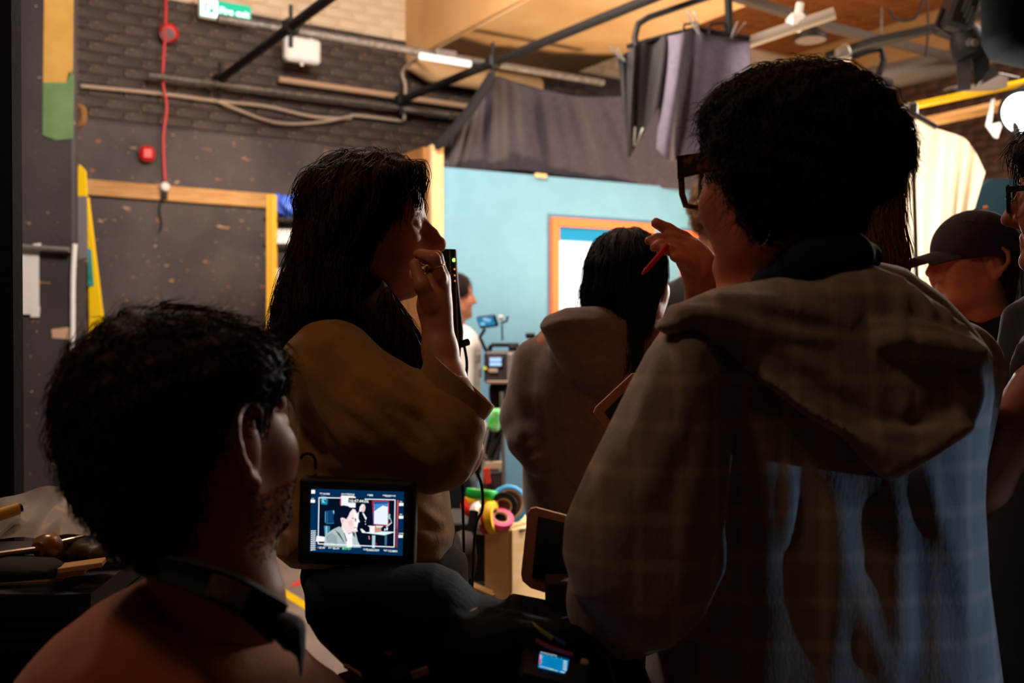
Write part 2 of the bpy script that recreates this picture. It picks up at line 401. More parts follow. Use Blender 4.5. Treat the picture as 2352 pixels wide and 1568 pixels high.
# ================================================================ the hall
O2 = V(-2.44, 7.0); U = V(.848, .530); Vv = V(-.530, .848)
AX = [V(U[0], U[1], 0), V(Vv[0], Vv[1], 0), V(0, 0, 1)]
def W(u, v, z): return np.array([*(O2+u*U+v*Vv), z])
def wp(px, py, v=0.0):
    """point on the plane parallel to the back wall, v metres behind it (negative: in front)"""
    a = (px-CX)/F; t = (v+O2@Vv)/(a*Vv[0]+Vv[1]); return P(px, py, t)
def wu(px): p = wp(px, 784); return (p[:2]-O2)@U
BLACKW = chipped('black_chipped_paint', srgb(62, 55, 56), srgb(86, 76, 75), srgb(170, 140, 112), srgb(150, 95, 60), .665)
BRICKD = chipped('black_painted_brick', srgb(54, 46, 44), srgb(80, 68, 62), srgb(178, 148, 120), srgb(140, 90, 62), .63)
CREAM = chipped('cream_painted_brick', srgb(205, 182, 152), srgb(222, 204, 178), srgb(120, 96, 80), srgb(150, 110, 84), .66)
BRICKR = chipped('dark_brown_brick', srgb(62, 44, 36), srgb(96, 68, 52), srgb(150, 110, 84), srgb(120, 80, 60), .66)
PILLAR = chipped('pillar_black_paint', srgb(60, 57, 60), srgb(72, 68, 70), srgb(205, 190, 165), srgb(200, 140, 90), .685)
CONC = mat('floor_concrete', srgb(122, 108, 100), .75, c2=srgb(142, 126, 115), scale=3, bump=.15, bscale=90)
TAN = mat('tan_plaster', srgb(196, 150, 96), .85, c2=srgb(206, 164, 112), scale=2.5, bump=.1, bscale=30)
TAN2 = mat('beam_plaster_light', srgb(206, 170, 126), .85, c2=srgb(190, 150, 104), scale=2, bump=.1, bscale=30)
TIMBER = mat('orange_timber_boards', srgb(170, 104, 52), .8, c2=srgb(128, 72, 36), scale=4, stretch=(1, 6, 1), bump=.1)
BLACK = mat('black_metal', (.009, .008, .009), .55, spec=.2)
BLACKR = mat('black_rubber', (.01, .01, .011), .8)
BLACKPIPE = mat('black_pipe_paint', (.014, .012, .012), .6, spec=.2)
STEEL = mat('grey_steel', (.17, .15, .14), .5, metal=.4, c2=(.10, .085, .075), scale=30)
GALV = mat('galvanised_steel', (.30, .285, .275), .45, metal=.6)
WHITE = mat('white_plastic', (.72, .71, .70), .45)
PAPER = mat('white_paper', (.78, .77, .76), .8)
PINE = mat('pine_timber', srgb(226, 196, 152), .7, c2=srgb(206, 166, 116), scale=6, stretch=(6, 6, .6), bump=.05)
PLY = mat('plywood', srgb(168, 120, 72), .75, c2=srgb(146, 98, 54), scale=5, stretch=(5, 5, .5))
BATTEN = mat('batten_timber', srgb(206, 160, 104), .75, c2=srgb(178, 130, 78), scale=7, stretch=(.6, .6, 6))
YELLOW = mat('yellow_paint', srgb(226, 172, 52), .5)
YTAPE = mat('yellow_tape', srgb(240, 200, 20), .45)
RED = mat('red_plastic', srgb(205, 30, 30), .35, spec=.5)
SETBLUE = mat('set_wall_blue', srgb(102, 150, 178), .85, c2=srgb(106, 154, 182), scale=6)
ORANGE = mat('orange_frame_paint', srgb(236, 114, 66), .6)

fl = M(); fl.box((1, 5, -.05), (16, 18, .1)); struct(fl.build('floor', CONC))
b = M(); b.box(W(.3, .13, 1.9), (14, .2, 3.8), AX); wall_back = struct(b.build('wall_back', BLACKW))
b = M(); b.box(W(.3, .13, 4.4), (14, .2, 1.2), AX); wall_top = struct(b.build('wall_back_upper', CREAM))
b = M(); b.box(W(-.9, -.02, 1.435), (8.0, .05, 2.87), AX, .008); struct(b.build('wall_back_plaster', BLACKW))
b = M(); b.box(W(6.42, -5, 2.5), (.2, 10.4, 5.0), AX); wall_right = struct(b.build('wall_right', BRICKR))
b = M(); b.box(W(1.0, -4.2, 4.42), (13, 9.0, .14), AX); ceil = struct(b.build('ceiling', TIMBER))
# ceiling boards, each a plank of its own, over the part that shows
pm = M(); pm.box((0, 0, 0), (.33, 5.6, .03), AX, .006); pme = pm.build('ceiling_plank', TIMBER, ceil)
k = 0
for i in range(9):
    o = pme if i == 0 else pme.copy()
    if i: COL.objects.link(o)
    o.location = tuple(W(3.3+i*.345, -2.85, 4.333+.006*(i % 2)))
# bricks standing proud of their joints
def bricks(par, m, us, zs, v, u_is_axis=True, name='brick', jit=.004, fixed_u=None):
    me = M(); L, H = .226, .0685
    me.box((0, 0, 0), (L, .03, H) if u_is_axis else (.03, L, H), AX, .007); base = me.build(name, m, par); first = True
    for r, z in enumerate(zs):
        for c in us:
            o = base if first else base.copy()
            if not first: COL.objects.link(o)
            first = False; q = c+(.116 if r % 2 else 0); pj = random.uniform(-jit, jit)
            o.location = tuple(W(q, v+pj, z) if u_is_axis else W(fixed_u+pj, q, z))
uL = wu(160); uB0 = wu(935); uB1 = wu(1250)
bricks(wall_back, BRICKD, np.arange(uL, 3.6, .232), np.arange(2.935, 3.79, .075), .032)
bricks(wall_top, CREAM, [q for q in np.arange(wu(540), 5.0, .232) if q < uB0-.1 or q > uB1+.02], np.arange(3.845, 4.34, .075), .032)
bricks(wall_right, BRICKR, np.arange(-5.4, -1.0, .232), np.arange(2.7, 3.7, .075), 0, False, fixed_u=6.322)
b = M(); b.box(W(6.30, -5, 4.05), (.1, 10.4, .62), AX, .01); struct(b.build('trim_1', TAN))
# dropped plaster beam running from the back wall over the camera
zb = 3.61; b = M(); b.use(TAN); b.box(W((uB0+uB1)/2, -3.6, zb+.37), (uB1-uB0, 7.3, .70), AX, .012); beam = struct(b.build('trim_2'))
b = M(); b.box(W((uB0+uB1)/2, -3.6, zb+.008), (uB1-uB0-.03, 7.26, .016), AX, .006); b.build('soffit_board', TAN2, beam)
b = M(); b.tube([W(uB0-.05, -.2, zb-.02), W(uB0+.1, -.2, zb-.09), W(uB1-.2, -.2, zb-.09)], .09, 12); b.build('pipe_casing', TAN2, beam, True)
# near black flat at the left edge of the view, the black pillar behind it
b = M(); b.prism([P(-500, -900, 2.0), P(20, -900, 2.0), P(33, 1160, 2.0), P(36, 2362, 2.0), P(-500, 2362, 2.0)], (0, .04, 0)); struct(b.build('wall_left', mat('black_flat_paint', (.004, .004, .005), .8, bump=.2)))
pil = M(); YP = 5.2; x0 = P(-260, 0, YP)[0]; x1 = P(170, 0, YP)[0]
pil.box(((x0+x1)/2, YP+.03, 2.2), (x1-x0, .06, 4.4), None, .012); pillar = struct(pil.build('pillar', PILLAR))
def patch(name, poly, Y, m, par, th=.006):
    q = M(); q.prism([P(x, y, Y) for x, y in poly], (0, th, 0)); return q.build(name, m, par)
patch('paint_patch', [(102, -80), (168, -80), (166, 160), (152, 190), (99, 189)], YP-.004, mat('old_yellow_paint', srgb(206, 164, 84), .6, c2=srgb(196, 150, 74), scale=9, bump=.1), pillar)
patch('paint_patch', [(99, 189), (152, 190), (158, 165), (169, 172), (166, 318), (130, 322), (98, 310)], YP-.004, mat('old_green_paint', srgb(112, 146, 98), .6, c2=srgb(98, 132, 86), scale=9, bump=.1), pillar)
patch('bare_patch', [(118, 756), (168, 750), (170, 784), (150, 778), (120, 776)], YP-.004, mat('bare_plaster', srgb(205, 170, 140), .8), pillar)
# side strip of the pillar with tape and a sticker
patch('grey_strip', [(176, 450), (199, 450), (201, 590), (180, 596)], YP+.05, mat('grey_paint', srgb(112, 110, 110), .7), pillar)

# ---------------------------------------------------------------- pipes of the lighting grid
def pipe(label, pts, r, m, name='pipe', cat='pipe', clamps=()):
    t = thing(name, label, cat, pts[0]); q = M(); q.tube(pts, r, 14); q.build('tube', m, t, True)
    for c in clamps:
        q = M(); c = np.asarray(c, float); d = unit(np.asarray(pts[-1])-np.asarray(pts[0]))
        q.box(c, (.09, .09, .09), frame_of(d), .015); q.cyl(c-V(0, 0, .02), c-V(0, 0, .12), .014); q.cyl(c+V(0, 0, .04), c+V(0, 0, .13), .012)
        q.build('clamp', BLACK, t)
    return t
def Pz(px, py, z): return P(px, py, (z-CAMZ)*F/(CY-py))
pipe('long grey scaffold pipe hung level in front of the brick wall', [Pz(500, 42, 3.32), Pz(1385, 190, 3.32)], .026, STEEL, 'scaffold_pipe')
pipe('short black pipe slanting up from the wall beside the white box lamp', [Pz(500, 187, 3.25), Pz(790, -30, 3.25)], .03, BLACKPIPE, 'scaffold_pipe', clamps=[Pz(668, 62, 3.25), Pz(505, 185, 3.25)])
pipe('long black pipe slanting under the tan plaster beam', [Pz(905, 237, 3.27), Pz(1560, -30, 3.27)], .03, BLACKPIPE, 'scaffold_pipe', clamps=[Pz(1132, 142, 3.27), Pz(922, 230, 3.27)])
pipe('thin rusty strut fixed along the black brick wall', [wp(340, 172, -.12), wp(1075, 268, -.12)], .022, STEEL, 'strut')
pipe('pale pipe at the foot of the painted brickwork', [wp(640, 182, -.06), wp(1110, 250, -.06)], .024, mat('pale_pipe', srgb(176, 146, 120), .5), 'pale_pipe')
pipe('galvanised tube resting on the wall strut', [wp(925, 250, -.16), wp(1030, 264, -.16)], .02, GALV, 'metal_tube')
def cable(label, pts, r, m, name='cable', n=40, cat='cable'):
    q = M(); q.tube(curve(pts, n), r, 8); o = place(q.build(name, m, None, True)); return setp(o, label, cat)
CABLEW = mat('cream_cable', srgb(176, 158, 142), .5)
cable('cream conduit running along the black wall above the red cord', [wp(185, 197, -.03), wp(360, 214, -.03), wp(500, 232, -.03), wp(610, 244, -.03), wp(720, 268, -.03), wp(800, 272, -.03), wp(815, 265, -.03), wp(925, 278, -.03)], .013, CABLEW, 'conduit')
cable('second cream cable sagging below the conduit', [wp(500, 233, -.05), wp(600, 272, -.05), wp(660, 284, -.05), wp(740, 280, -.05), wp(810, 266, -.05)], .010, CABLEW, 'sagging_cable')
cable('cream cable dropping from the strip lamp to the conduit', [wp(928, 276, -.1), wp(931, 200, -.1), wp(925, 165, -.1), wp(950, 138, -.3), wp(985, 130, -.6)], .012, CABLEW, 'drop_cable')
# strip lamp under the grid, sticking out white
t = thing('strip_lamp', 'white fluorescent strip lamp clamped beneath the grey scaffold pipe', 'lamp', Pz(1022, 138, 3.26))
q = M(); q.cyl(Pz(965, 128, 3.24), Pz(1080, 147, 3.24), .022); q.build('tube', emis((1, .9, .78), 1.6), t, True)
q = M(); q.box(Pz(1022, 124, 3.31), (.16, .06, .05), AX, .008); q.build('ballast', STEEL, t)

# ---------------------------------------------------------------- small fittings of the back wall
t = thing('fire_sounder', 'round red alarm sounder with grey face on the red cord', 'alarm', wp(384, 80, -.06))
c = wp(384, 80, -.07); nrm = -AX[1]
q = M(); q.lathe(wp(384, 80, 0), nrm, [(0, .066), (.05, .068), (.075, .062), (.085, .052), (.07, .048)], 32); q.build('housing', RED, t, True)
q = M(); q.lathe(wp(384, 80, -.068), nrm, [(0, .05), (.008, .05), (.009, .001)], 32); q.build('grille', mat('grey_grille', srgb(110, 96, 96), .7), t)
cable('thin red electric cord hanging down the black wall', [wp(381, -60, -.07), wp(380, 60, -.07), wp(374, 180, -.07), wp(383, 245, -.07), wp(375, 320, -.07), wp(379, 415, -.09)], .0105, mat('red_cable', srgb(190, 36, 40), .4), 'alarm_cord')
t = thing('pull_switch', 'small round white switch at the end of the red cord', 'switch', wp(377, 445, -.07))
q = M(); q.lathe(wp(377, 430, -.085), nrm, [(0, .034), (.03, .034), (.042, .026), (.046, .001)], 24); q.build('cap', WHITE, t, True)
q = M(); q.box(wp(377, 449, -.095), (.045, .02, .05), AX, .006); q.build('backbox', BLACK, t)
cable('black flex hanging from the round white switch', [wp(372, 456, -.09), wp(366, 480, -.07), wp(371, 515, -.07), wp(365, 532, -.07)], .006, BLACKR, 'black_flex', 16)
t = thing('beacon', 'red alarm beacon with glossy square lens on the wall', 'alarm', wp(338, 353, -.07))
q = M(); q.box(wp(338, 353, -.06), (.085, .06, .095), AX, .02); q.build('base', mat('dark_red_plastic', srgb(110, 16, 16), .4), t)
q = M(); q.box(wp(338, 353, -.10), (.1, .05, .105), AX, .024); q.build('lens', RED, t)
t = thing('exit_sign', 'small lit green and white fire exit sign high on the wall', 'sign', wp(518, 40, -.12))
sc_ = wp(518, 26, -.14); tl = math.radians(-2); sx = AX[0]; sz = V(0, 0, 1)
q = M(); q.box(sc_+AX[1]*.02, (.37, .045, .135), AX, .008); q.build('case', WHITE, t)
q = M(); q.box(sc_-AX[1]*.006, (.36, .006, .125), AX); q.build('panel', emis((.03, .5, .27), 1.5), t)
g = emis((.8, 1, .93), 3.5)
def sg(name, u0, u1, z0, z1):
    q = M(); q.box(sc_-AX[1]*.0115+sx*(u0+u1)/2+sz*(z0+z1)/2, (u1-u0, .003, z1-z0), AX); return q
q = M()
for r_ in [(-.175, -.15, -.058, .055), (-.15, -.085, -.058, -.035), (-.15, -.085, .035, .055), (-.085, -.06, -.058, .055), (-.13, -.12, -.03, .02), (-.12, -.1, 0, .03)]: q.v += [] ; q.add(sg('x', *r_).v, sg('x', *r_).f)
q.build('pictogram', g, t)
text('lettering', 'Fire', sc_-AX[1]*.012+sx*-.045+sz*-.022, sx, sz, .062, g, t, bold=.012); text('lettering', 'exit', sc_-AX[1]*.012+sx*.072+sz*-.022, sx, sz, .062, g, t, bold=.012)
t = thing('box_lamp', 'white square emergency lamp box with two cable glands on top', 'lamp', wp(693, 150, -.25))
c = wp(693, 117, -.25); q = M(); q.box(c, (.27, .09, .18), AX, .02); q.build('housing', WHITE, t)
for s_ in (-1, 1): q = M(); q.cyl(c+AX[0]*.075*s_+V(0, 0, .085), c+AX[0]*.075*s_+V(0, 0, .125), .014); q.build('gland', WHITE, t, True)
q = M(); q.cyl(c-V(0, 0, .085), c-V(0, 0, .11), .014); q.build('indicator', WHITE, t, True)
b = M(); b.box((wp(200, 432, -.065)+wp(620, 460, -.065))/2, (np.linalg.norm(wp(620, 460, -.05)-wp(200, 460, -.05))+.1, .03, .105), AX, .004)
setp(place(b.build('wooden_batten', BATTEN)), 'long pale wooden batten fixed level across the black wall', 'timber')
# upright yellow hazard board leaning beside the pillar
t = thing('hazard_board', 'leaning yellow board with a green sticker beside the pillar', 'board', P(215, 1340, 5.5))
q = M(); q.prism([P(x, y, 5.5) for x, y in [(174, 392), (182, 378), (195, 392), (198, 450), (178, 452)]], (0, .02, 0)); q.build('top_panel', YTAPE, t)
q = M(); q.prism([P(x, y, 5.5) for x, y in [(200, 452), (236, 745), (206, 800)]], (0, .03, 0)); q.build('panel', YTAPE, t)
q = M(); q.prism([P(x, y, 5.495) for x, y in [(201, 570), (209, 572), (215, 655), (202, 658)]], (0, .004, 0)); q.build('sticker', mat('green_sticker', srgb(20, 130, 90), .5, c2=srgb(70, 150, 170), scale=12), t)
q = M(); q.prism([P(x, y, 5.52) for x, y in [(196, 600), (236, 745), (240, 1330), (196, 1330)]], (0, .03, 0)); q.build('back_board', mat('worn_board', srgb(70, 60, 56), .8, c2=srgb(120, 90, 66), scale=8), t)
# paper notice taped to the pillar
t = thing('paper_notice', 'blank white paper sheet taped to the black pillar', 'paper', P(55, 725, YP-.01))
q = M(); q.prism([P(x, y, YP-.012) for x, y in [(-30, 568), (89, 572), (90, 722), (-30, 720)]], (0, .002, 0)); q.build('sheet', PAPER, t)
for pl in ([(76, 560), (94, 558), (92, 578), (78, 576)], [(72, 706), (92, 704), (90, 728), (70, 728)]):
    q = M(); q.prism([P(x, y, YP-.016) for x, y in pl], (0, .002, 0)); q.build('tape', mat('masking_tape', (.8, .79, .74), .7), t)
pipe('grey metal rail crossing the pillar above the white paper', [P(-60, 560, YP-.03), P(160, 574, YP-.03)], .014, GALV, 'metal_rail')
cable('white pipe running down the right edge of the pillar', [P(172, 560, YP-.02), P(168, 640, YP-.02), P(167, 760, YP-.02), P(164, 900, YP-.02), P(160, 1130, YP-.02), P(159, 1385, YP-.02)], .013, WHITE, 'white_pipe', 30, 'pipe')
cable('brown knot of rope hanging at the back of the pillar', [P(176, 245, YP+.1), P(190, 252, YP+.1), P(190, 280, YP+.1), P(177, 290, YP+.1)], .02, mat('brown_rope', srgb(120, 84, 44), .8), 'rope_knot', 14, 'rope')

# ---------------------------------------------------------------- storage rack by the back wall
YR = 6.3; t = thing('storage_rack', 'tall open storage rack with two yellow uprights by the wall', 'rack', P(660, 1280, YR))
for xa, xb in ((613, 621), (622, 635)):
    q = M(); q.box((P(xa, 0, YR)+P(xb, 0, YR))/2*V(1, 1, 0)+V(0, 0, P(0, 448, YR)[2]/2), (P(xb, 0, YR)[0]-P(xa, 0, YR)[0], .05, P(0, 448, YR)[2]), None, .005); q.build('upright', YELLOW, t)
for yy in (512, 570, 690, 860):
    q = M(); q.box(P(700, yy, YR+.2), (.45, .4, .025), None, .004); q.build('shelf', mat('dark_shelf', (.03, .024, .02), .7), t)
q = M(); q.box(P(790, 900, YR+.15)*V(1, 1, 0)+V(0, 0, 1.1), (.03, .05, 2.2), None, .005); q.build('upright', YELLOW, t)
sb = S(.012); sb.ell(P(668, 480, YR+.2), (.14, .12, .085)).ell(P(640, 470, YR+.2), (.05, .09, .07)); sb.disp(lambda p: .012*np.sin(p[:, 0]*70+p[:, 2]*60)*np.sin(p[:, 1]*50)) if sb.run() else 0
setp(place(sb.build('blue_bag', mat('blue_plastic', srgb(50, 70, 190), .35, c2=srgb(80, 120, 220), scale=14))), 'crumpled blue plastic bag on the top shelf of the rack', 'bag')
for yy, lab in ((561, 'white carton on the middle shelf of the yellow rack'), (650, 'white carton on the lower shelf of the yellow rack')):
    t = thing('carton', lab, 'box', P(668, yy+8, YR+.15), 'cartons on the rack'); c = P(672, yy-12, YR+.15)
    q = M(); q.box(c, (.2, .2, .085), None, .006); q.build('body', PAPER, t); q = M(); q.box(c+V(0, 0, .046), (.21, .21, .012), None, .004); q.build('lid', PAPER, t)

# ================================================================ the film set
A0 = V(-.48, 7.0); AD = V(.887, .462); AN = V(.462, -.887)     # AN points to the camera side
AAX = [V(*AD, 0), V(*-AN, 0), V(0, 0, 1)]
def Sp(s, n, z): return np.array([*(A0+AD*s+AN*n), z])
def st(px): a = (px-CX)/F; return (a*A0[1]-A0[0])/(AD[0]-a*AD[1])
flat = thing('set_flat', 'blue painted set wall on a timber frame behind the camera', 'set wall', Sp(1.6, 0, 0))
q = M(); q.box(Sp(1.72, -.012, 1.30), (3.44, .024, 2.61), AAX); q.build('panel', SETBLUE, flat)
for s_ in (.9, 1.8, 2.7): q = M(); q.box(Sp(s_, -.06, 1.30), (.045, .07, 2.6), AAX, .003); q.build('stud', PINE, flat)
ret = thing('set_return', 'plywood return flat with a pale pine post at its edge', 'set wall', W(1, -.5, 0))
pc = P(1001, 335, 6.93); q = M(); q.box(V(pc[0], pc[1], pc[2]/2), (.094, .06, pc[2]), AX, .004); q.build('post', PINE, ret)
e = pc+V(*Vv, 0)*.42+V(*U, 0)*-.03; q = M(); q.box(V(e[0], e[1], pc[2]/2), (.02, .76, pc[2]-.01), AX, .002); q.build('panel', PLY, ret)
q = M(); q.box(V(e[0]-.02, e[1], pc[2]-.05), (.05, .76, .09), AX, .004); q.build('top_rail', PLY, ret)
def setwin(label, s0, s1, z0, z1, w, blue):
    t = thing('set_window', label, 'window', Sp((s0+s1)/2, .02, z0), 'orange framed windows of the set')
    for a in ((s0+w/2, (z0+z1)/2, w, z1-z0), (s1-w/2, (z0+z1)/2, w, z1-z0), ((s0+s1)/2, z1-w/2, s1-s0-2*w, w), ((s0+s1)/2, z0+w/2, s1-s0-2*w, w)):
        q = M(); q.box(Sp(a[0], .022, a[1]), (a[2], .044, a[3]), AAX, .003); q.build('frame_bar', ORANGE, t)
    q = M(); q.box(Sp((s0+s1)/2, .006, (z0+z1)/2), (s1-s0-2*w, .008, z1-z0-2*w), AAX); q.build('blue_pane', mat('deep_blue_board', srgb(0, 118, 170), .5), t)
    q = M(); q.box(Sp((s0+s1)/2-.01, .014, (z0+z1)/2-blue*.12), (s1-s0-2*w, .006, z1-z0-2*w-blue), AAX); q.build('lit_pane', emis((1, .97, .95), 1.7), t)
    return t
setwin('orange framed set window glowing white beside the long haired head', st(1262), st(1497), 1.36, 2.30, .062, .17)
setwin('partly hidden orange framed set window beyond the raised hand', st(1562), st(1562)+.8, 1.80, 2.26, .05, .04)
cl = M(); cl.box(Sp(st(1237), .03, 2.60), (.1, .03, .03), AAX, .006); setp(place(cl.build('wood_offcut', PINE)), 'small pale wood offcut clipped under the black drape', 'timber')
# black drape thrown over the set wall
DR = mat('black_drape_cloth', srgb(62, 55, 66), .95, c2=srgb(54, 48, 58), scale=30, bump=.06, bscale=200, sheen=.2)
def drape(top, bot, n, m, Yt, Yb, folds, amp, name, matl, fan=0):
    T = curve([(x, y, 0) for x, y in top], n); B = curve([(x, y, 0) for x, y in bot], n); G = []
    for j in range(m):
        s_ = j/(m-1); row = []
        for i in range(n):
            q = i/(n-1); x = T[i, 0]*(1-s_)+B[i, 0]*s_; y = T[i, 1]*(1-s_)+B[i, 1]*s_
            yt = Yt[0]*(1-q)+Yt[1]*q; yb = Yb[0]*(1-q)+Yb[1]*q; d = yt*(1-s_)+yb*s_
            d += amp*sum(a*math.sin(f*q*6.28+ph+fan*s_) for f, a, ph in folds)*(.25+.75*math.sin(math.pi*min(s_*.8+.1, 1)))
            row.append(P(x, y, d))
        G.append(row)
    q = M(); q.sheet(G, .004); return q.build(name, matl, None, 80)
dr = drape([(1000, 338), (1045, 298), (1090, 240), (1130, 178), (1180, 186), (1250, 206), (1330, 222), (1420, 222), (1640, 215)], [(1018, 372), (1035, 384), (1060, 384), (1130, 388), (1200, 390), (1290, 402), (1400, 416), (1520, 432), (1680, 440)], 120, 26, (6.85, 7.6), (6.93, 8.0), [(4, .6, 0), (9, .35, 1.1), (17, .2, 2.2), (2, .8, .6)], .075, 'black_drape', DR, 1.2)
setp(place(dr), 'black cloth drape slung over the top of the blue set wall', 'drape')
q = M(); q.tube(curve([P(1132, 172, 6.75), P(1085, 245, 6.8), P(1040, 300, 6.83), P(1000, 340, 6.86)], 20), [.035]*18+[.03, .02], 10)
setp(place(q.build('rolled_drape', mat('black_cloth', (.012, .011, .013), .95), None, True)), 'rolled black cloth edge hanging from the pipe crossing', 'drape')
# black and grey flags hung from a frame above the set
fr = thing('flag_frame', 'black tubular frame hung from the grid carrying cloth flags', 'frame', P(1590, 90, 5.5))
q = M(); q.tube([P(1462, 120, 5.5), P(1458, 85, 5.5), P(1466, 55, 5.5), P(1490, 40, 5.5), P(1600, 2, 5.5), P(1700, -30, 5.5)], .018, 10); q.build('bent_arm', BLACK, fr, True)
q = M(); q.tube([P(1672, -20, 5.5), P(1676, 78, 5.5)], .022, 10); q.build('drop_bar', BLACK, fr, True)
q = M(); q.tube([P(1440, 108, 5.5), P(1530, 82, 5.5), P(1600, 66, 5.5), P(1722, 88, 5.5)], .014, 10); q.build('cross_bar', BLACK, fr, True)
for a in (1588, 1648):
    q = M(); q.tube([P(a-20, 80, 5.48), P(a-16, 56, 5.48), P(a+14, 52, 5.48), P(a+20, 72, 5.48)], .008, 8); q.build('wire_loop', BLACK, fr, True)
f1 = drape([(1420, 136), (1450, 112), (1480, 90), (1530, 80)], [(1442, 350), (1445, 362), (1470, 320), (1524, 230)], 40, 24, (5.45, 5.5), (5.5, 5.5), [(1.6, .6, .3), (3.5, .3, 2)], .05, 'black_flag', mat('black_flag_cloth', (.016, .014, .015), .75, bump=.2, bscale=60), 1.5)
setp(place(f1), 'ragged black flag cloth hanging from the bent arm', 'flag')
GF = mat('grey_flag_cloth', srgb(104, 96, 112), .95, c2=srgb(94, 86, 100), scale=40)
f2 = drape([(1528, 84), (1560, 78), (1600, 66), (1640, 72), (1722, 92)], [(1508, 340), (1535, 368), (1560, 366), (1612, 352), (1726, 346)], 60, 24, (5.46, 5.52), (5.5, 5.55), [(1.1, .9, 2.6), (2.4, .5, .6), (4.5, .15, 1)], .07, 'grey_flag', GF, 1.0)
setp(place(f2), 'large mauve grey flag cloth clipped up beside the black one', 'flag')
def clip(label, px, py, Y, d=(.2, -.1, .9), L=.1):
    t = thing('spring_clip', label, 'clip', P(px, py, Y), 'silver spring clips'); c = P(px, py, Y); d = unit(d)
    for s_ in (-1, 1): q = M(); q.tube([c-d*L*.4+V(.004*s_, .004*s_, 0), c+V(.012*s_, .008*s_, 0), c+d*L*.6+V(.022*s_, .012*s_, 0)], [.006, .011, .009], 8, flat=.5); q.build('jaw', GALV, t, True)
clip('silver spring clip holding the mauve flag to its bar', 1597, 58, 5.4, (-.35, 0, .9), .13)
clip('silver spring clip at the left corner of the ragged black flag', 1424, 128, 5.4, (-.5, 0, .6))
clip('silver clip at the right end of the flag bar', 1690, 72, 5.4, (.5, 0, .8))
clip('silver clip on the lower tail of the black flag', 1462, 318, 5.4)
# strip light on a bar, round bowl lamp behind it
t = thing('bar_lamp', 'white bar lamp slung at an angle from the grid', 'lamp', P(1815, 70, 5.6))
q = M(); q.tube([P(1716, 98, 5.6), P(1916, 30, 5.5)], .033, 16); q.build('tube', mat('bar_lamp_white', srgb(150, 140, 130), .6), t, True)
q = M(); q.box(P(1828, 52, 5.56), (.1, .1, .09), None, .02); q.cyl(P(1830, 50, 5.56), P(1838, 8, 5.56), .022); q.build('clamp', WHITE, t)
t = thing('bowl_lamp', 'round dark bowl lamp hanging behind the white bar', 'lamp', P(1862, 92, 6.0))
q = M(); q.lathe(P(1862, 92, 6.0), (0, 0, 1), [(0, .1), (.02, .1), (.05, .07), (.08, .03), (.13, .02)], 28); q.build('shade', BLACK, t, True)
q = M(); q.lathe(P(1862, 93, 6.0), (0, 0, 1), [(0, .09), (.006, .09)], 28); q.build('diffuser', mat('pale_diffuser', srgb(96, 84, 76), .6), t)
pipe('dark pipe slanting behind the white bar lamp to the right wall', [P(1690, -8, 6.0), P(1830, 36, 6.2), P(1905, 62, 6.4), P(2240, 145, 7.2)], .035, mat('brown_grey_pipe', srgb(64, 54, 48), .7), 'grid_pipe')
pipe('thin dark pipe between the bar lamp and the black fresnel', [P(1900, 130, 6.2), P(2010, 95, 6.0), P(2180, 58, 5.8)], .03, BLACKPIPE, 'grid_pipe')
pipe('black pipe running behind the big flag at the top right', [P(2210, 40, 5.6), P(2352, 18, 5.4)], .03, BLACKPIPE, 'grid_pipe')
t = thing('ventilation_duct', 'grey ribbed ventilation duct under the right hand brickwork', 'duct', P(2090, 190, 7.2))
pts = [P(x, y, 7.2) for x, y in np.linspace((1990, 186), (2210, 138), 20)]
q = M(); rr = []; pp = []
for i in range(19):
    for k_ in (0, .5): pp.append(pts[i]*(1-k_)+pts[i+1]*k_); rr.append(.088 if k_ else .097)
q.tube(pp, rr, 18); q.build('spiral_tube', mat('duct_grey', srgb(96, 86, 78), .55, metal=.3), t, 80)
q = M(); q.tube([pts[3]+V(0, 0, .1), pts[3]+V(0, 0, .5)], .01, 6); q.build('hanger', STEEL, t)
YELL = mat('yellow_rail_paint', srgb(238, 196, 10), .4)
pipe('bright yellow rail along the right hand brick wall', [P(2080, 247, 6.2), P(2400, 180, 5.7)], .022, YELL, 'yellow_rail')
b = M(); b.tube([P(2100, 286, 6.3), P(2400, 222, 5.8)], .035, 4); setp(place(b.build('wooden_rail', BATTEN)), 'tan wooden rail beneath the yellow one', 'timber')
q = M(); q.prism([P(x, y, 5.3) for x, y in [(2200, 208), (2302, 166), (2316, 178), (2314, 198), (2290, 205)]], (0, .03, 0)); setp(place(q.build('bounce_card', mat('bounce_card_grey', srgb(196, 180, 170), .8))), 'pale bounce card lying on the yellow rail', 'card')
clip('silver clamp left of the bounce card', 2186, 203, 5.3, (.9, 0, .2))
clip('chrome clamp at the peak of the bounce card', 2308, 172, 5.25, (.9, 0, -.2))
# black fresnel hanging from the grid
YL = 5.0
t = thing('fresnel_lamp', 'black fresnel stage lamp with open barn doors, unlit', 'lamp', P(2220, 215, YL))
q = M(); q.box(P(2200, 30, YL), (.14, .2, .22), [unit((1, 0, -.35)), (0, 1, 0), unit((.35, 0, 1))], .02); q.build('housing', BLACK, t)
for i in range(4): q = M(); q.box(P(2218+i*5, 6+i*14, YL-.104), (.015, .006, .09), [unit((1, 0, -.35)), (0, 1, 0), unit((.35, 0, 1))]); q.build('vent', mat('vent_grey', (.05, .055, .06), .5), t)
q = M(); q.lathe(P(2214, 70, YL), unit((.3, -.1, -1)), [(0, .07), (.05, .085), (.13, .09), (.14, .085)], 24); q.build('lens_tube', BLACK, t, True)
q = M(); q.lathe(P(2226, 100, YL-.06), unit((.3, -1, -.2)), [(0, .03), (.02, .03), (.03, .018), (.05, .018)], 16); q.build('focus_knob', mat('worn_knob', (.09, .085, .085), .4), t, True)
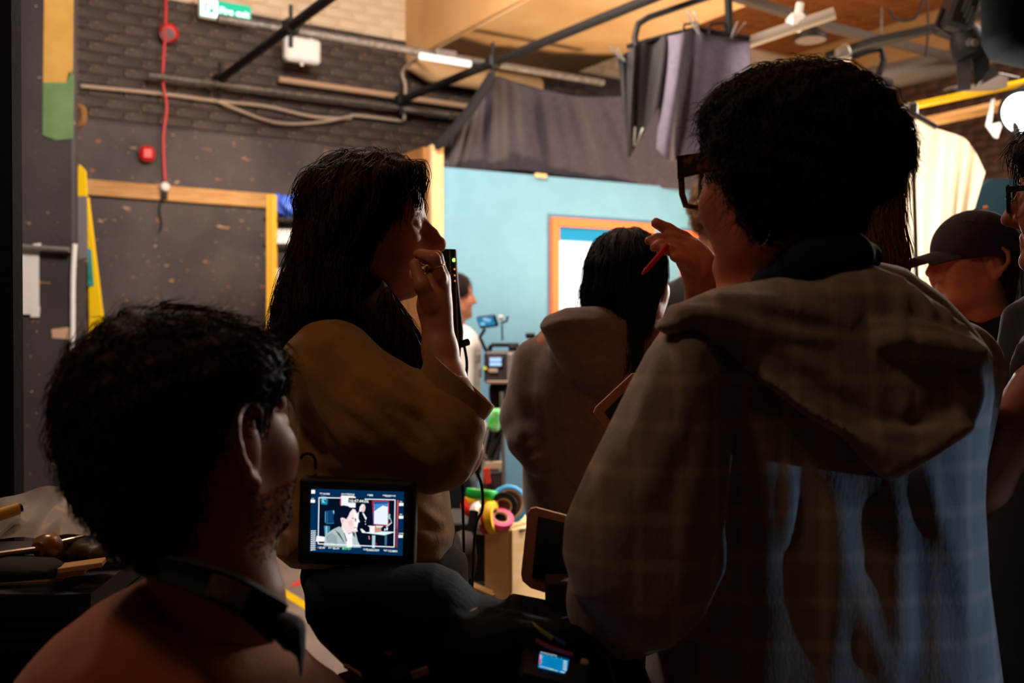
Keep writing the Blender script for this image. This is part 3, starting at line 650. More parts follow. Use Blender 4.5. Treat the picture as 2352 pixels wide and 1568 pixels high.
for pl, nm in (([(2196, 120), (2232, 128), (2230, 205), (2200, 210)], 0), ([(2232, 120), (2275, 112), (2272, 160), (2240, 200)], 1), ([(2252, 195), (2282, 142), (2296, 172), (2262, 190)], 2)):
    q = M(); q.prism([P(x, y, YL+.02*nm) for x, y in pl], (0, .005, 0)); q.build('barn_door', mat('barn_door_%d' % nm, [(.05, .043, .047), (.012, .012, .014), (.07, .075, .085)][nm], .6), t)
q = M(); q.tube([P(2165, 20, YL), P(2150, 60, YL), P(2200, 90, YL)], .012, 8); q.build('yoke', BLACK, t, True)
# big dark flag near the top right corner
sb = S(.012); sb.pillow([(2258, -60), (2262, 95), (2285, 138), (2340, 150), (2460, 168), (2460, -60)], 4.2, .12, .1).run()
setp(place(sb.build('black_lamp_cover', mat('black_cover', (.003, .003, .003), .9, spec=.05))), 'big black covered lamp looming in the top right corner', 'lamp')
cable('black cable looped from the grid above the fresnel', [P(2040, 20, 5.6), P(2060, 45, 5.6), P(2100, 42, 5.6), P(2118, 5, 5.6), P(2130, -30, 5.6)], .008, BLACKR, 'looped_cable', 24)
cable('thin black cable hanging beside the looped one', [P(2128, -10, 5.6), P(2132, 60, 5.6), P(2126, 130, 5.6)], .006, BLACKR, 'hanging_cable', 16)
t = thing('small_lamp', 'small black lamp with bent yoke above the brown haired head', 'lamp', P(2010, 230, 5.8))
q = M(); q.tube([P(1930, 140, 5.8), P(1990, 118, 5.8), P(2024, 112, 5.8), P(2030, 140, 5.8), P(2018, 172, 5.8)], .02, 8); q.build('yoke', BLACK, t, True)
q = M(); q.box(P(2016, 205, 5.8), (.13, .14, .12), [unit((1, 0, -.2)), (0, 1, 0), unit((.2, 0, 1))], .015); q.build('housing', mat('lamp_charcoal', (.03, .027, .03), .6), t)
q = M(); q.lathe(P(1924, 128, 5.8), (1, 0, .3), [(0, .04), (.05, .06), (.06, .055)], 18); q.build('glass_reflector', GALV, t, True)

# ---------------------------------------------------------------- diffusion cloth on its stand, lit by the fresnel and an added panel behind it
def cloth_mat():
    m = bpy.data.materials.new('diffusion_cloth'); m.use_nodes = True; nt = m.node_tree; nt.nodes.clear()
    d = nt.nodes.new('ShaderNodeBsdfDiffuse'); d.inputs[0].default_value = (.88, .8, .68, 1)
    tr = nt.nodes.new('ShaderNodeBsdfTranslucent'); tr.inputs[0].default_value = (.92, .82, .68, 1)
    x = nt.nodes.new('ShaderNodeMixShader'); x.inputs[0].default_value = .8; o = nt.nodes.new('ShaderNodeOutputMaterial')
    nt.links.new(d.outputs[0], x.inputs[1]); nt.links.new(tr.outputs[0], x.inputs[2]); nt.links.new(x.outputs[0], o.inputs[0]); return m
DC = cloth_mat()
c1 = drape([(2010, 300), (2030, 262), (2062, 246), (2092, 262), (2130, 288), (2180, 304), (2215, 318), (2240, 350), (2262, 395)], [(2010, 900), (2040, 900), (2070, 900), (2100, 900), (2130, 900), (2155, 850), (2168, 770), (2180, 700), (2195, 620)], 60, 34, (4.2, 4.3), (4.2, 4.25), [(2, .6, 0), (5, .5, 1.2), (9, .3, .3)], .05, 'diffusion_cloth', DC, 1.6)
setp(place(c1), 'glowing white diffusion cloth hung from a stand', 'cloth')
t = thing('cloth_stand', 'thin metal stand standing in front of the glowing cloth', 'stand', P(2108, 1530, 4.12)*V(1, 1, 0))
q = M(); q.tube([P(2094, 262, 4.12), P(2110, 784, 4.12), V(*P(2112, 0, 4.12)[:2], .5)], .0085, 10); q.build('rod', mat('dark_rod', (.05, .05, .04), .5), t, True)
q = M(); q.box(P(2092, 256, 4.12), (.05, .05, .07), None, .01); q.cyl(P(2078, 250, 4.1), P(2150, 292, 4.1), .012); q.build('grip_head', GALV, t)
for i in range(3):
    a = i*2.094+.4; q = M(); b0 = V(*P(2112, 0, 4.12)[:2], .5); q.tube([b0, b0+V(.2*math.cos(a), .2*math.sin(a), -.25), b0+V(.42*math.cos(a), .42*math.sin(a), -.485)], .012, 8); q.build('leg', GALV, t, True)
t = thing('lit_fresnel', 'burning fresnel lamp with white hot barn doors at the right edge', 'lamp', P(2330, 320, 4.75))
lc = P(2345, 262, 4.75); ld = unit(np.array([1.74, 4.25, 2.1])-lc)
q = M(); q.lathe(lc-ld*.02, -ld, [(0, .12), (.12, .12), (.2, .1), (.26, .05)], 28); q.build('housing', BLACK, t, True)
q = M(); q.lathe(lc-ld*.015, ld, [(0, .1), (.006, .095), (.012, .07), (.016, .001)], 28); q.build('lens', emis((1, .95, .88), 5), t, True)
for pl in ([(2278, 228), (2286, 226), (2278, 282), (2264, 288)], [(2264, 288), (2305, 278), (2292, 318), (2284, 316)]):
    q = M(); q.prism([P(x, y, 4.86) for x, y in pl], (0, .006, 0)); q.build('barn_door', mat('barn_door_painted_lit', (.9, .9, .88), .6), t)  # lamplight on the doors is put into their near-white colour
for i, (x, y) in enumerate(((2302, 238), (2318, 232), (2330, 230), (2342, 228))): q = M(); q.lathe(P(x, y, 4.84), (-.2, -1, 0), [(0, .014), (.012, .01)], 10); q.build('rivet', GALV, t, True)
q = M(); q.tube([lc+V(0, .05, .0), lc+V(0.02, .05, -.3), V(lc[0]+.02, lc[1]+.05, 0.02)], .018, 10); q.build('stand_pole', BLACK, t, True)
light('fresnel_beam', 'SPOT', tuple(lc+ld*.06), (1.74, 4.25, 1.9), 120, (1, .90, .76), .03, 95, .5)
light('fresnel_spill', 'POINT', tuple(lc+ld*.2), (0, 0, 0), 3, (1, .9, .75), .03)
tq = thing('teal_flat', 'dark teal set flat with an orange dot behind the capped head', 'set wall', P(2290, 1400, 5.0)*V(1, 1, 0))
q = M(); q.prism([P(x, y, 5.0) for x, y in [(2205, 530), (2236, 445), (2272, 410), (2420, 410), (2420, 1100), (2205, 1100)]], (0, .03, 0)); q.build('panel', mat('dark_teal', srgb(40, 74, 88), .8), tq)
q = M(); q.box(P(2264, 476, 4.985), (.022, .01, .014), None, .003); q.build('orange_dot', ORANGE, tq)
for x in (2215, 2400): q = M(); q.box(P(x, 0, 5.06)*V(1, 1, 0)+V(0, 0, .5), (.05, .06, 1.0), None, .004); q.build('brace', PINE, tq)

fg = thing('added_light_flag', 'black cloth flag on its own stand beside the crew', 'flag', (1.4, .9, 0))  # unseen flag, added to stop the cold lamp reaching the jacket sleeve
q = M(); q.box((1.4, .826, 1.25), (.01, .53, .9), None, .002); q.build('cloth', mat('black_cloth', (.012, .011, .013), .95), fg)
q = M(); q.tube([V(1.4, .66, 1.7), V(1.4, .66, .02)], .012, 8); q.build('pole', BLACK, fg, True)
for a in (.4, 2.5, 4.6): q = M(); q.tube([V(1.4, .66, .3), V(1.4+.3*math.cos(a), .66+.3*math.sin(a), .01)], .01, 8); q.build('leg', BLACK, fg, True)

lp = thing('added_backlight', 'bright panel lamp standing behind the glowing diffusion cloth', 'lamp', (1.74, 4.62, 0))  # invented backlight, added to turn the cloth bright white
q = M(); q.box((1.74, 4.63, 1.76), (.52, .05, 1.06), None, .008); q.build('housing', BLACK, lp)
q = M(); q.box((1.74, 4.602, 1.76), (.46, .006, 1.0)); q.build('diffuser', emis((1, .96, .9), 95), lp)
q = M(); q.tube([V(1.74, 4.66, 1.7), V(1.74, 4.66, .02)], .014, 8); q.build('pole', BLACK, lp, True)
for a in (.4, 2.5, 4.6): q = M(); q.tube([V(1.74, 4.66, .3), V(1.74+.3*math.cos(a), 4.66+.3*math.sin(a), .01)], .01, 8); q.build('leg', BLACK, lp, True)
# ================================================================ equipment
# ---------------------------------------------------------------- field monitor with the live picture
YM = 1.38
fm = thing('field_monitor', 'black field monitor showing the live camera picture', 'monitor', P(820, 1420, YM))
sb = S(.004); sb.pillow([(697, 1091), (952, 1102), (960, 1110), (956, 1294), (948, 1301), (692, 1294), (684, 1286), (690, 1098)], YM+.014, .014, .006, 0).run()
MB_ = mat('monitor_black', (.005, .005, .006), .6); sb.build('casing', MB_, fm)
def mp(cx, cy, l): return P(700+cx/8.7125, 1110+cy/8.7125, YM-.0012-.00012*l)
scr = M(); scr.prism([mp(*p, 0) for p in [(128, 105), (1985, 168), (1958, 1445), (100, 1362)]], (0, .001, 0)); scr = scr.build('screen', emis(srgb(0, 44, 84), 1), fm)
pic = M(); lay = [0]
def sp(poly, c, s=1.0):
    lay[0] += 1; pic.use(emis(srgb(*c), s)); pic.flat([mp(x, y, lay[0]) for x, y in poly][::-1])
def sbar(a, b, wd, c): a = np.array(a, float); b = np.array(b, float); n = unit(np.array([-(b-a)[1], (b-a)[0]]))*wd/2; sp([a+n, b+n, b-n, a-n], c)
DK = (2, 16, 36); WH = (250, 255, 255)
sp([(275, 275), (1812, 325), (1790, 1275), (262, 1195)], DK)
sp([(330, 235), (440, 260), (462, 330), (450, 425), (330, 415), (315, 320)], (30, 130, 165)); sp([(350, 300), (420, 310), (410, 390), (345, 380)], (120, 210, 230)); sp([(375, 320), (430, 340), (400, 380)], (10, 60, 90))
sp([(708, 250), (730, 250), (725, 440), (705, 440)], (190, 60, 90)); sp([(728, 248), (1020, 268), (1016, 480), (730, 480)], (248, 246, 250))
sp([(405, 545), (585, 535), (595, 600), (570, 690), (592, 790), (430, 805), (400, 770)], (16, 60, 110)); sbar((415, 560), (412, 780), 12, (90, 180, 215)); sbar((455, 560), (455, 790), 10, (50, 120, 165)); sbar((430, 800), (585, 795), 10, (60, 140, 180)); sp([(560, 540), (590, 540), (592, 605), (570, 600)], (120, 190, 220))
sp([(385, 845), (500, 850), (505, 1020), (400, 1040)], (60, 130, 155)); sp([(415, 850), (450, 850), (450, 1030), (415, 1030)], (140, 200, 215))
sp([(1345, 340), (1690, 345), (1685, 860), (1370, 830)], (170, 40, 70)); sp([(1388, 362), (1668, 368), (1660, 828), (1385, 808)], (235, 245, 252)); sp([(1388, 362), (1668, 368), (1660, 470), (1560, 440), (1470, 500), (1390, 560)], (60, 140, 205)); sp([(1388, 362), (1668, 368), (1666, 400), (1390, 410)], (20, 80, 150)); sp([(1370, 560), (1386, 560), (1384, 808), (1368, 800)], (30, 90, 160))
sp([(1840, 330), (1885, 335), (1850, 1280), (1825, 1280)], (150, 40, 60)); sp([(1855, 340), (1875, 342), (1850, 900), (1838, 900)], (225, 90, 80))
# standing figure in the shot
sp([(1085, 570), (1130, 560), (1200, 590), (1240, 700), (1255, 860), (1250, 960), (1110, 985), (1070, 900), (1060, 700)], (4, 12, 30)); sp([(1150, 590), (1175, 585), (1240, 690), (1222, 735)], (245, 245, 248)); sp([(1120, 470), (1160, 420), (1200, 425), (1215, 480), (1205, 540), (1175, 580), (1140, 560)], (240, 205, 205)); sp([(1085, 565), (1100, 470), (1140, 415), (1195, 415), (1170, 450), (1140, 500), (1135, 560)], (235, 238, 240))
sp([(1040, 600), (1085, 565), (1075, 700), (1105, 770), (1060, 790)], (225, 235, 240))
sp([(1110, 910), (1145, 905), (1220, 970), (1190, 990), (1150, 985)], (240, 240, 245))
for cx_, cy_ in ((1212, 762), (1215, 812)): sp([(cx_-8, cy_-8), (cx_+8, cy_-8), (cx_+8, cy_+8), (cx_-8, cy_+8)], WH)
# table, box, desk lamp
sp([(1165, 985), (1420, 955), (1820, 968), (1590, 1035)], (225, 250, 252)); sp([(1350, 1035), (1412, 1040), (1405, 1290), (1345, 1290)], (175, 205, 215)); sp([(1600, 1030), (1645, 1020), (1640, 1240), (1600, 1240)], (70, 110, 130))
sp([(1298, 860), (1400, 880), (1400, 985), (1298, 970)], (252, 240, 238)); sp([(1400, 880), (1530, 860), (1530, 965), (1400, 985)], (200, 150, 125)); sp([(1258, 845), (1420, 850), (1400, 885), (1300, 870)], (250, 246, 244)); sp([(1420, 840), (1580, 850), (1530, 885), (1430, 880)], (225, 225, 220))
sbar((1640, 935), (1650, 880), 34, (215, 240, 240)); sbar((1630, 870), (1740, 780), 18, (215, 240, 240)); sbar((1740, 780), (1700, 670), 12, (150, 220, 215)); sp([(1680, 610), (1715, 615), (1700, 720), (1670, 700)], (130, 215, 205)); sbar((1602, 945), (1606, 900), 24, (220, 240, 240)); sbar((1283, 1050), (1292, 1120), 18, (225, 140, 120))
sp([(1420, 1190), (1445, 1190), (1445, 1240), (1415, 1240)], (150, 20, 60))
# seated figure in the shot, seen from the side
sp([(400, 1160), (220, 1160), (240, 1045), (415, 1070)], (246, 248, 250))
sp([(730, 860), (960, 830), (1040, 900), (1060, 960), (860, 1000), (770, 980)], (246, 222, 222)); sp([(770, 640), (940, 500), (1010, 520), (1040, 590), (1040, 680), (1075, 740), (1040, 790), (1050, 860), (1030, 920), (1000, 955), (880, 930), (820, 1000), (740, 960), (740, 800)], (250, 228, 226)); sp([(980, 540), (1045, 600), (1078, 740), (1045, 900), (1000, 950), (985, 750)], (254, 252, 252)); sp([(860, 760), (960, 730), (960, 850), (890, 860)], (245, 205, 205)); sp([(940, 690), (985, 690), (985, 705), (945, 705)], (120, 80, 90)); sp([(1000, 690), (1030, 700), (1025, 770), (1005, 760)], (130, 80, 110)); sp([(985, 875), (1035, 870), (1030, 890), (985, 892)], (190, 120, 120))
sp([(590, 640), (620, 540), (680, 460), (770, 435), (860, 450), (960, 510), (900, 580), (880, 640), (830, 720), (790, 690), (735, 690), (720, 780), (725, 900), (660, 870), (600, 760)], (6, 16, 40)); sp([(715, 700), (750, 680), (790, 700), (785, 750), (760, 810), (730, 780)], (248, 220, 220)); sp([(745, 720), (772, 720), (765, 770), (748, 770)], (215, 160, 165))
sp([(380, 1250), (410, 1030), (560, 920), (690, 860), (760, 900), (790, 1010), (830, 1150), (860, 1285), (700, 1270)], (176, 194, 194)); sp([(600, 920), (700, 1000), (770, 1130), (800, 1230), (740, 1120), (660, 1010)], (70, 86, 90)); sp([(735, 880), (800, 1000), (850, 1150), (960, 1170), (1010, 1050), (960, 980), (880, 1010), (820, 980), (780, 900)], (252, 248, 248)); sp([(960, 950), (1020, 980), (1060, 1150), (1130, 1280), (960, 1280), (950, 1150)], (186, 202, 204)); sp([(945, 960), (1000, 990), (1010, 1080), (960, 1030)], (60, 80, 84)); sp([(830, 1160), (900, 1120), (960, 1170), (950, 1275), (850, 1280)], (250, 248, 250)); sp([(420, 1060), (540, 980), (640, 1060), (660, 1240), (560, 1180), (450, 1180)], (150, 168, 170))
for a, b in (((275, 283), (725, 290)), ((1200, 312), (1812, 328)), ((1806, 325), (1788, 1275)), ((1790, 1272), (262, 1205)), ((268, 1205), (285, 280))): sbar(a, b, 17, WH)
sp([(878, 285), (1200, 300), (1192, 392), (872, 380)], (12, 14, 20)); sp([(730, 240), (990, 252), (990, 275), (730, 264)], WH)
for x, y, w_, h_ in ((132, 128, 76, 72), (120, 322, 86, 62), (1888, 388, 88, 60), (1884, 645, 88, 58), (1876, 1028, 88, 58)): sp([(x, y), (x+w_, y+2), (x+w_-2, y+h_), (x-2, y+h_)], WH)
for i in range(10):
    y = 952+i*42; sp([(128-i*1, y-12), (146, y-12), (146, y+10), (126-i, y+10)], WH); sbar((150, y), (228-i*1, y+3), 24, (60, 105, 140)); sbar((150, y-10), (228-i, y-8), 7, WH)
for x in (172, 200): sbar((x, 945), (x-12, 1335), 7, WH)
pic.build('screen_picture', None, scr)
xd = P(1928, 1130, YM)-P(714, 1070, YM); xd = unit(mp(1985, 168, 0)-mp(128, 105, 0)); yd = V(-xd[2]*-1*0, 0, 1); yd = unit(V(.02, 0, 1))
px1 = 1/8.7125*YM/F
def st_(s, x, y, h, c=WH, b=.02): text('screen_text', s, mp(x, y, lay[0]+4), xd, yd, h*px1*1.35, emis(srgb(*c), 1), scr, bold=b)
for a in (('FPS', 300, 212, 28), ('24.000', 368, 222, 36), ('SHUTTER', 732, 224, 28), ('172.8', 878, 238, 38), ('EI', 1252, 240, 28), ('800', 1288, 252, 38), ('WB', 1560, 250, 28), ('3200', 1612, 264, 38), ('CC', 1712, 258, 28), ('+0', 1764, 264, 36), ('1', 258, 1290, 26), ('25.4V', 285, 1300, 40), ('BAT 2', 472, 1296, 28), ('25.3V', 566, 1312, 40), ('CLIP', 1170, 1330, 32), ('D005C029', 1246, 1348, 40), ('SxS 1', 1580, 1352, 34), ('121MIN', 1672, 1368, 40), ('LOOK', 1880, 1010, 26), ('EVF', 136, 312, 22), ('SDI', 1902, 374, 24), ('SDI', 1900, 628, 24)): st_(*a)
st_('STBY', 800, 1322, 44, (90, 235, 120)); st_('16:47:44:06', 885, 372, 62, WH, .01)
q = M(); q.lathe(mp(772, 1302, lay[0]+3), (0, -1, 0), [(0, 22*px1), (.0001, 22*px1)], 14); q.build('standby_dot', emis(srgb(90, 235, 120), 1), scr)
q = M(); q.box(P(800, 1330, YM+.02), (.05, .03, .04), None, .005); q.cyl(P(802, 1340, YM+.02), P(806, 1430, YM+.02), .012); q.build('swivel_mount', BLACK, fm)
q = M(); q.tube(curve([P(690, 1052, YM+.02), P(700, 1042, YM+.02), P(716, 1044, YM+.02), P(724, 1058, YM+.02), P(724, 1094, YM+.02)], 16), .0022, 8); q.build('hook_loop', BLACK, fm, True)
q = M(); q.cyl(P(724, 1076, YM+.02), P(724, 1088, YM+.02), .0035); q.build('brass_ferrule', mat('brass', (.7, .45, .2), .3, metal=1), fm, True)

# ---------------------------------------------------------------- sound bag with mixer on a trolley
tro = thing('equipment_trolley', 'dark equipment trolley carrying the sound bag', 'trolley', (.01, 1.39, 0))
q = M(); q.box((.01, 1.39, .82), (.42, .22, .03), None, .005); q.build('deck', BLACK, tro)
for x in (-.17, .19):
    for y in (1.30, 1.48): q = M(); q.cyl((x, y, .82), (x, y, .06), .014, None, 10); q.build('leg', BLACK, tro, True)
for x in (-.17, .19):
    for y in (1.30, 1.48): q = M(); q.lathe((x-.012, y, .035), (1, 0, 0), [(0, .03), (.004, .035), (.02, .035), (.024, .03)], 18); q.build('wheel', BLACKR, tro, True)
bag = thing('sound_bag', 'bulky black sound recordist bag full of cables', 'bag', (-.02, 1.36, .836)); bag['category'] = 'bag'
BAGM = mat('black_nylon', (.0035, .003, .0035), .85, bump=.15, bscale=90, spec=.1)
sb = S(.006)
sb.pillow([(705, 1322), (860, 1300), (1000, 1300), (1050, 1322), (1100, 1372), (1160, 1388), (1170, 1370), (1260, 1388), (1330, 1412), (1400, 1468), (1470, 1500), (1500, 1580), (1480, 1690), (760, 1690), (830, 1560), (800, 1512), (738, 1452), (708, 1400)], 1.36, .10, .05, .01)
sb.pillow([(1060, 1440), (1180, 1410), (1330, 1440), (1400, 1500), (1420, 1580), (1380, 1660), (1060, 1660), (1020, 1560)], 1.27, .05, .04, .02)
sb.run(); sb.ridges([([(760, 1400), (900, 1430), (1050, 1420)], .01, .006), ([(820, 1480), (950, 1500), (1050, 1480)], .01, .006), ([(1120, 1400), (1220, 1420), (1340, 1470)], .006, .005), ([(1080, 1480), (1200, 1450), (1330, 1480)], .006, .005), ([(1150, 1430), (1280, 1450), (1400, 1520)], .005, .005)])
bb = sb.build('body', BAGM, bag)
def onb(x, y, off=.003): p = sb.front(x, y); p = P(x, y, 1.3) if p is None else p; return p*(1-off/p[1])
q = M(); q.tube([onb(x, y, .004) for x, y in curve([(1078, 1398, 0), (1115, 1382, 0), (1150, 1384, 0)], 10)[:, :2]], .0025, 8); q.build('zip_edge', mat('worn_edge', (.2, .12, .08), .5), bag, True)
def wire(label, pts, r, m): q = M(); q.tube(curve([onb(x, y, .006) for x, y in pts], 22), r, 8); return setp(place(q.build('patch_cable', m, None, True)), label, 'cable')
wire('dull green patch cable on top of the sound bag', [(1195, 1420), (1215, 1418), (1235, 1432), (1270, 1455)], .0035, mat('green_cable', (.12, .16, .03), .5))
wire('dark blue patch cable on top of the sound bag', [(1250, 1440), (1270, 1452), (1300, 1468)], .003, mat('blue_cable', (.03, .04, .12), .5))
wire('dull pink cable lying above the small mixer screen', [(1230, 1458), (1262, 1474), (1315, 1492)], .0032, mat('pink_cable', (.26, .04, .08), .5))
wire('thin black lead looping over the right end of the bag', [(1262, 1402), (1270, 1416), (1310, 1412), (1340, 1424), (1390, 1470)], .0022, BLACKR)
q = M(); q.tube([onb(882, 1484, .006), onb(900, 1490, .006)], .0035, 8); setp(place(q.build('brass_plug', mat('brass', (.7, .45, .2), .3, metal=1), None, True)), 'small brass plug glinting on the black bag', 'plug')
q = M(); q.box(onb(965, 1532, .006), (.024, .006, .011), [unit((1, 0, .35)), (0, 1, 0), unit((-.35, 0, 1))], .002); setp(place(q.build('metal_tab', mat('dull_copper', (.3, .2, .16), .5), None)), 'dull copper metal tab at the foot of the bag', 'clip')
q = M(); q.box(onb(918, 1532, .005), (.024, .005, .017), [unit((1, 0, .4)), (0, 1, 0), unit((-.4, 0, 1))], .002); setp(place(q.build('grey_plate', mat('dark_plate', (.05, .045, .045), .6), None)), 'dark grey square plate beside the copper tab', 'plate')
t = thing('plastic_clamp', 'silver and glassy clamp below the black bag', 'clamp', P(810, 1600, 1.25))
q = M(); q.box(P(812, 1534, 1.25), (.026, .02, .006), [unit((1, 0, -.6)), (0, 1, 0), unit((.6, 0, 1))], .002); q.build('jaw', mat('polished_steel', (.8, .82, .84), .15, metal=1), t)
q = M(); q.box(P(802, 1560, 1.255), (.034, .02, .02), [unit((1, 0, .3)), (0, 1, 0), unit((-.3, 0, 1))], .005); q.build('grip', mat('smoky_plastic', (.12, .1, .09), .2, spec=.6), t)
q = M(); q.tube([P(806, 1570, 1.26), P(815, 1640, 1.27), P(830, 1720, 1.3)], .006, 8); q.build('stem', BLACK, t, True)
# mixer with its small blue screen, lying tilted in the bag
mx = thing('sound_mixer', 'small black sound mixer with glowing blue screen in the bag', 'mixer', P(1270, 1565, 1.215))
e1 = unit(P(1310, 1492, 1.21)-P(1260, 1480, 1.21)); e2 = unit(P(1260, 1480, 1.21)-P(1236, 1533, 1.17)); en = unit(np.cross(e1, e2)); en = en if en[1] < 0 else -en
e2 = np.cross(en, e1)*-1; e2 = e2 if e2[2] > 0 else -e2
so = P(1236, 1533, 1.195)
def mq(a, b, o=0.0): return so+e1*a+e2*b+en*o
q = M(); q.box(mq(.022, .014, -.014), (.085, .062, .026), [e1, e2, en], .004); mb = q.build('body', MB_, mx)
q = M(); q.flat([mq(0, 0, .0006), mq(.031, 0, .0006), mq(.035, .006, .0006), mq(.037, .028, .0006), mq(0, .028, .0006)]); ms = q.build('screen', emis(srgb(0, 130, 190), 1), mx)
q = M()
for c, a0, a1, b0, b1 in [((0, 40, 70), 0, .037, .0245, .028)]+[((0, 40, 70), .005, .033, .004+i*.0047, .0047+i*.0047) for i in range(5)]+[((235, 60, 110), .0005, .0025, .006, .014), ((240, 150, 190), .0005, .0025, .0145, .0225), ((60, 220, 160), .0035, .0042, .009, .013), ((60, 220, 160), .0035, .0042, .016, .022), ((220, 230, 60), .014, .019, .001, .0025)]+[((235, 250, 255), .030, .0345, .006+i*.0036, .0073+i*.0036) for i in range(5)]+[((235, 250, 255), .02, .024, .001, .0018), ((235, 250, 255), .027, .033, .001, .002)]+[((235, 250, 255), .009+i*.006, .0095+i*.006, .0235, .0243) for i in range(4)]:
    q.use(emis(srgb(*c), 1)); q.flat([mq(a0, b0, .001), mq(a1, b0, .001), mq(a1, b1, .001), mq(a0, b1, .001)])
q.build('level_meters', None, ms)
text('screen_text', 'SC03-SL24T01', mq(.001, .0252, .0014), e1, e2, .0034, emis(srgb(235, 250, 255), 1), ms); text('screen_text', '16:47:44:05', mq(.0006, .0008, .0014), e1, e2, .0030, emis(srgb(235, 250, 255), 1), ms)
q = M(); q.lathe(mq(.056, .026, 0), en, [(0, .005), (.004, .005), (.005, .001)], 14); q.build('knob', mat('copper_knob', (.35, .2, .14), .4), mx, True)

# ---------------------------------------------------------------- tablet and phone in peach cases
PEACH = mat('peach_case', srgb(190, 128, 104), .6)
def slab(name, label, poly, inner, Y, th, tilt, scr_m, r=.004):
    t = thing(name, label, name.split('_')[0], P(*np.mean(poly, 0), Y)); cx_ = np.mean(poly, 0)[0]
    dY = lambda x: Y+tilt*(x-cx_)/F*Y
    q = M(); q.prism([P(x, y, dY(x)) for x, y in poly], (0, th, 0)); bm_ = bmesh.new(); o = q.build('case', PEACH, t)
    q = M(); q.prism([P(x, y, dY(x)-.0008) for x, y in inner], (0, .0006, 0)); q.build('screen', scr_m, t); return t
DARKS = mat('dark_glass', (.004, .004, .005), .15, spec=.5)
t = slab('tablet', 'switched off tablet in a peach case standing on a box', [(1212, 1178), (1220, 1168), (1232, 1166), (1330, 1192), (1330, 1382), (1262, 1364), (1218, 1350), (1200, 1334), (1197, 1320)], [(1236, 1186), (1322, 1206), (1322, 1345), (1222, 1326)], 1.42, .012, .35, DARKS)
q = M(); q.box(P(1290, 1375, 1.40), (.045, .05, .06), None, .003); setp(place(q.build('support_box', mat('dark_brown_box', (.035, .02, .015), .8))), 'small dark box propping up the tablet', 'box')
t = slab('phone', 'phone in a peach case with a bit of blue screen showing', [(1364, 948), (1368, 936), (1452, 858), (1470, 856), (1530, 930), (1526, 950), (1440, 1020), (1420, 1018)], [(1388, 946), (1458, 876), (1516, 940), (1428, 1004)], 1.50, .012, .5, DARKS)
q = M(); q.prism([P(x, y, 1.492) for x, y in [(1394, 952), (1406, 940), (1410, 958), (1400, 972)]], (0, .0005, 0)); q.build('lit_icon', emis(srgb(20, 90, 220), 1), t)

# ---------------------------------------------------------------- upright monitor behind the woman's hand
YB = 2.2; t = thing('upright_monitor', 'black monitor seen edge on with green power light', 'monitor', (P(1030, 0, YB)[0], YB, 0))
q = M(); q.prism([P(x, y, YB) for x, y in [(985, 570), (1046, 572), (1050, 640), (1062, 760), (1061, 787), (1042, 798), (985, 795)]], (0, .05, 0)); q.build('casing', mat('monitor_case', (.012, .011, .011), .5), t)
for x0_, x1_ in ((1033, 1041), (1046, 1052)): q = M(); q.tube([P(x0_, 574, YB-.002), P(x1_, 786, YB-.002)], .0016, 6); q.build('trim_strip', mat('grey_trim', (.25, .2, .18), .5), t, True)
for y, c, s_ in ((597, (.3, 1, .1), 3), (618, (1, .3, .05), 1), (632, (1, .3, .05), .8), (645, (1, .3, .05), .8)): q = M(); q.lathe(P(1043+(y-597)*.05, y, YB-.001), (0, -1, 0), [(0, .0042 if s_ == 3 else .002), (.002, .003 if s_ == 3 else .0015)], 12); q.build('indicator_light', emis(c, s_), t)
q = M(); q.cyl(P(1042, 796, YB+.02), P(1075, 785, YB+.0), .008); q.build('bracket', BLACK, t, True)
q = M(); q.tube([P(1020, 790, YB+.03), V(*P(1020, 0, YB+.03)[:2], .01)], .016, 10); q.build('pole', BLACK, t, True)
q = M(); q.lathe(V(*P(1020, 0, YB+.03)[:2], .0), (0, 0, 1), [(0, .16), (.012, .16), (.02, .03)], 24); q.build('foot', BLACK, t, True)
DG = mat('dark_green_cable', (.008, .03, .02), .4)
cable('dark green cable hanging from the upright monitor', [P(1056, 794, 2.18), P(1054, 820, 2.18), P(1050, 850, 2.18), P(1060, 900, 2.2), P(1070, 1000, 2.2), P(1085, 1060, 2.2), P(1105, 1110, 2.2), P(1108, 1170, 2.2), P(1090, 1230, 2.2), P(1080, 1500, 2.2)], .0032, DG, 'monitor_cable', 50)
cable('second dark cable hanging beside the green one', [P(1065, 788, 2.18), P(1072, 830, 2.18), P(1070, 870, 2.18), P(1060, 960, 2.22), P(1066, 1300, 2.22)], .0032, DG, 'monitor_cable', 40)

# ---------------------------------------------------------------- cinema camera working in the set
YC = 5.0; cam_t = thing('cinema_camera', 'cinema camera on a tripod facing the blue set wall', 'camera', (P(1155, 0, YC)[0], YC, 0))
CG = mat('camera_grey', (.05, .042, .045), .5); CL = mat('camera_light_grey', (.26, .22, .22), .5)
q = M(); q.box(P(1152, 842, YC+.08), (.17, .3, .16), None, .012); cb = q.build('body', CG, cam_t)
q = M(); q.box(P(1138, 832, YC-.075), (.075, .008, .055), None, .004); cs = q.build('side_panel', mat('panel_purple', (.03, .025, .05), .4), cam_t)
for y in (826, 836): q = M(); q.box(P(1138, y, YC-.081), (.058, .004, .017), None, .003); q.build('display_row', emis(srgb(170, 210, 255), 1.3), cs)
q = M(); q.lathe(P(1114, 845, YC-.08), (0, -1, 0), [(0, .008), (.004, .006)], 12); q.build('yellow_light', emis(srgb(220, 235, 20), 1), cs); q = M(); q.lathe(P(1119, 848, YC-.08), (0, -1, 0), [(0, .006), (.004, .004)], 12); q.build('red_button', RED, cs)
q = M(); q.box(P(1133, 851, YC-.078), (.045, .008, .02), None, .003); q.build('label_plate', mat('label_cream', (.5, .42, .34), .6), cs)
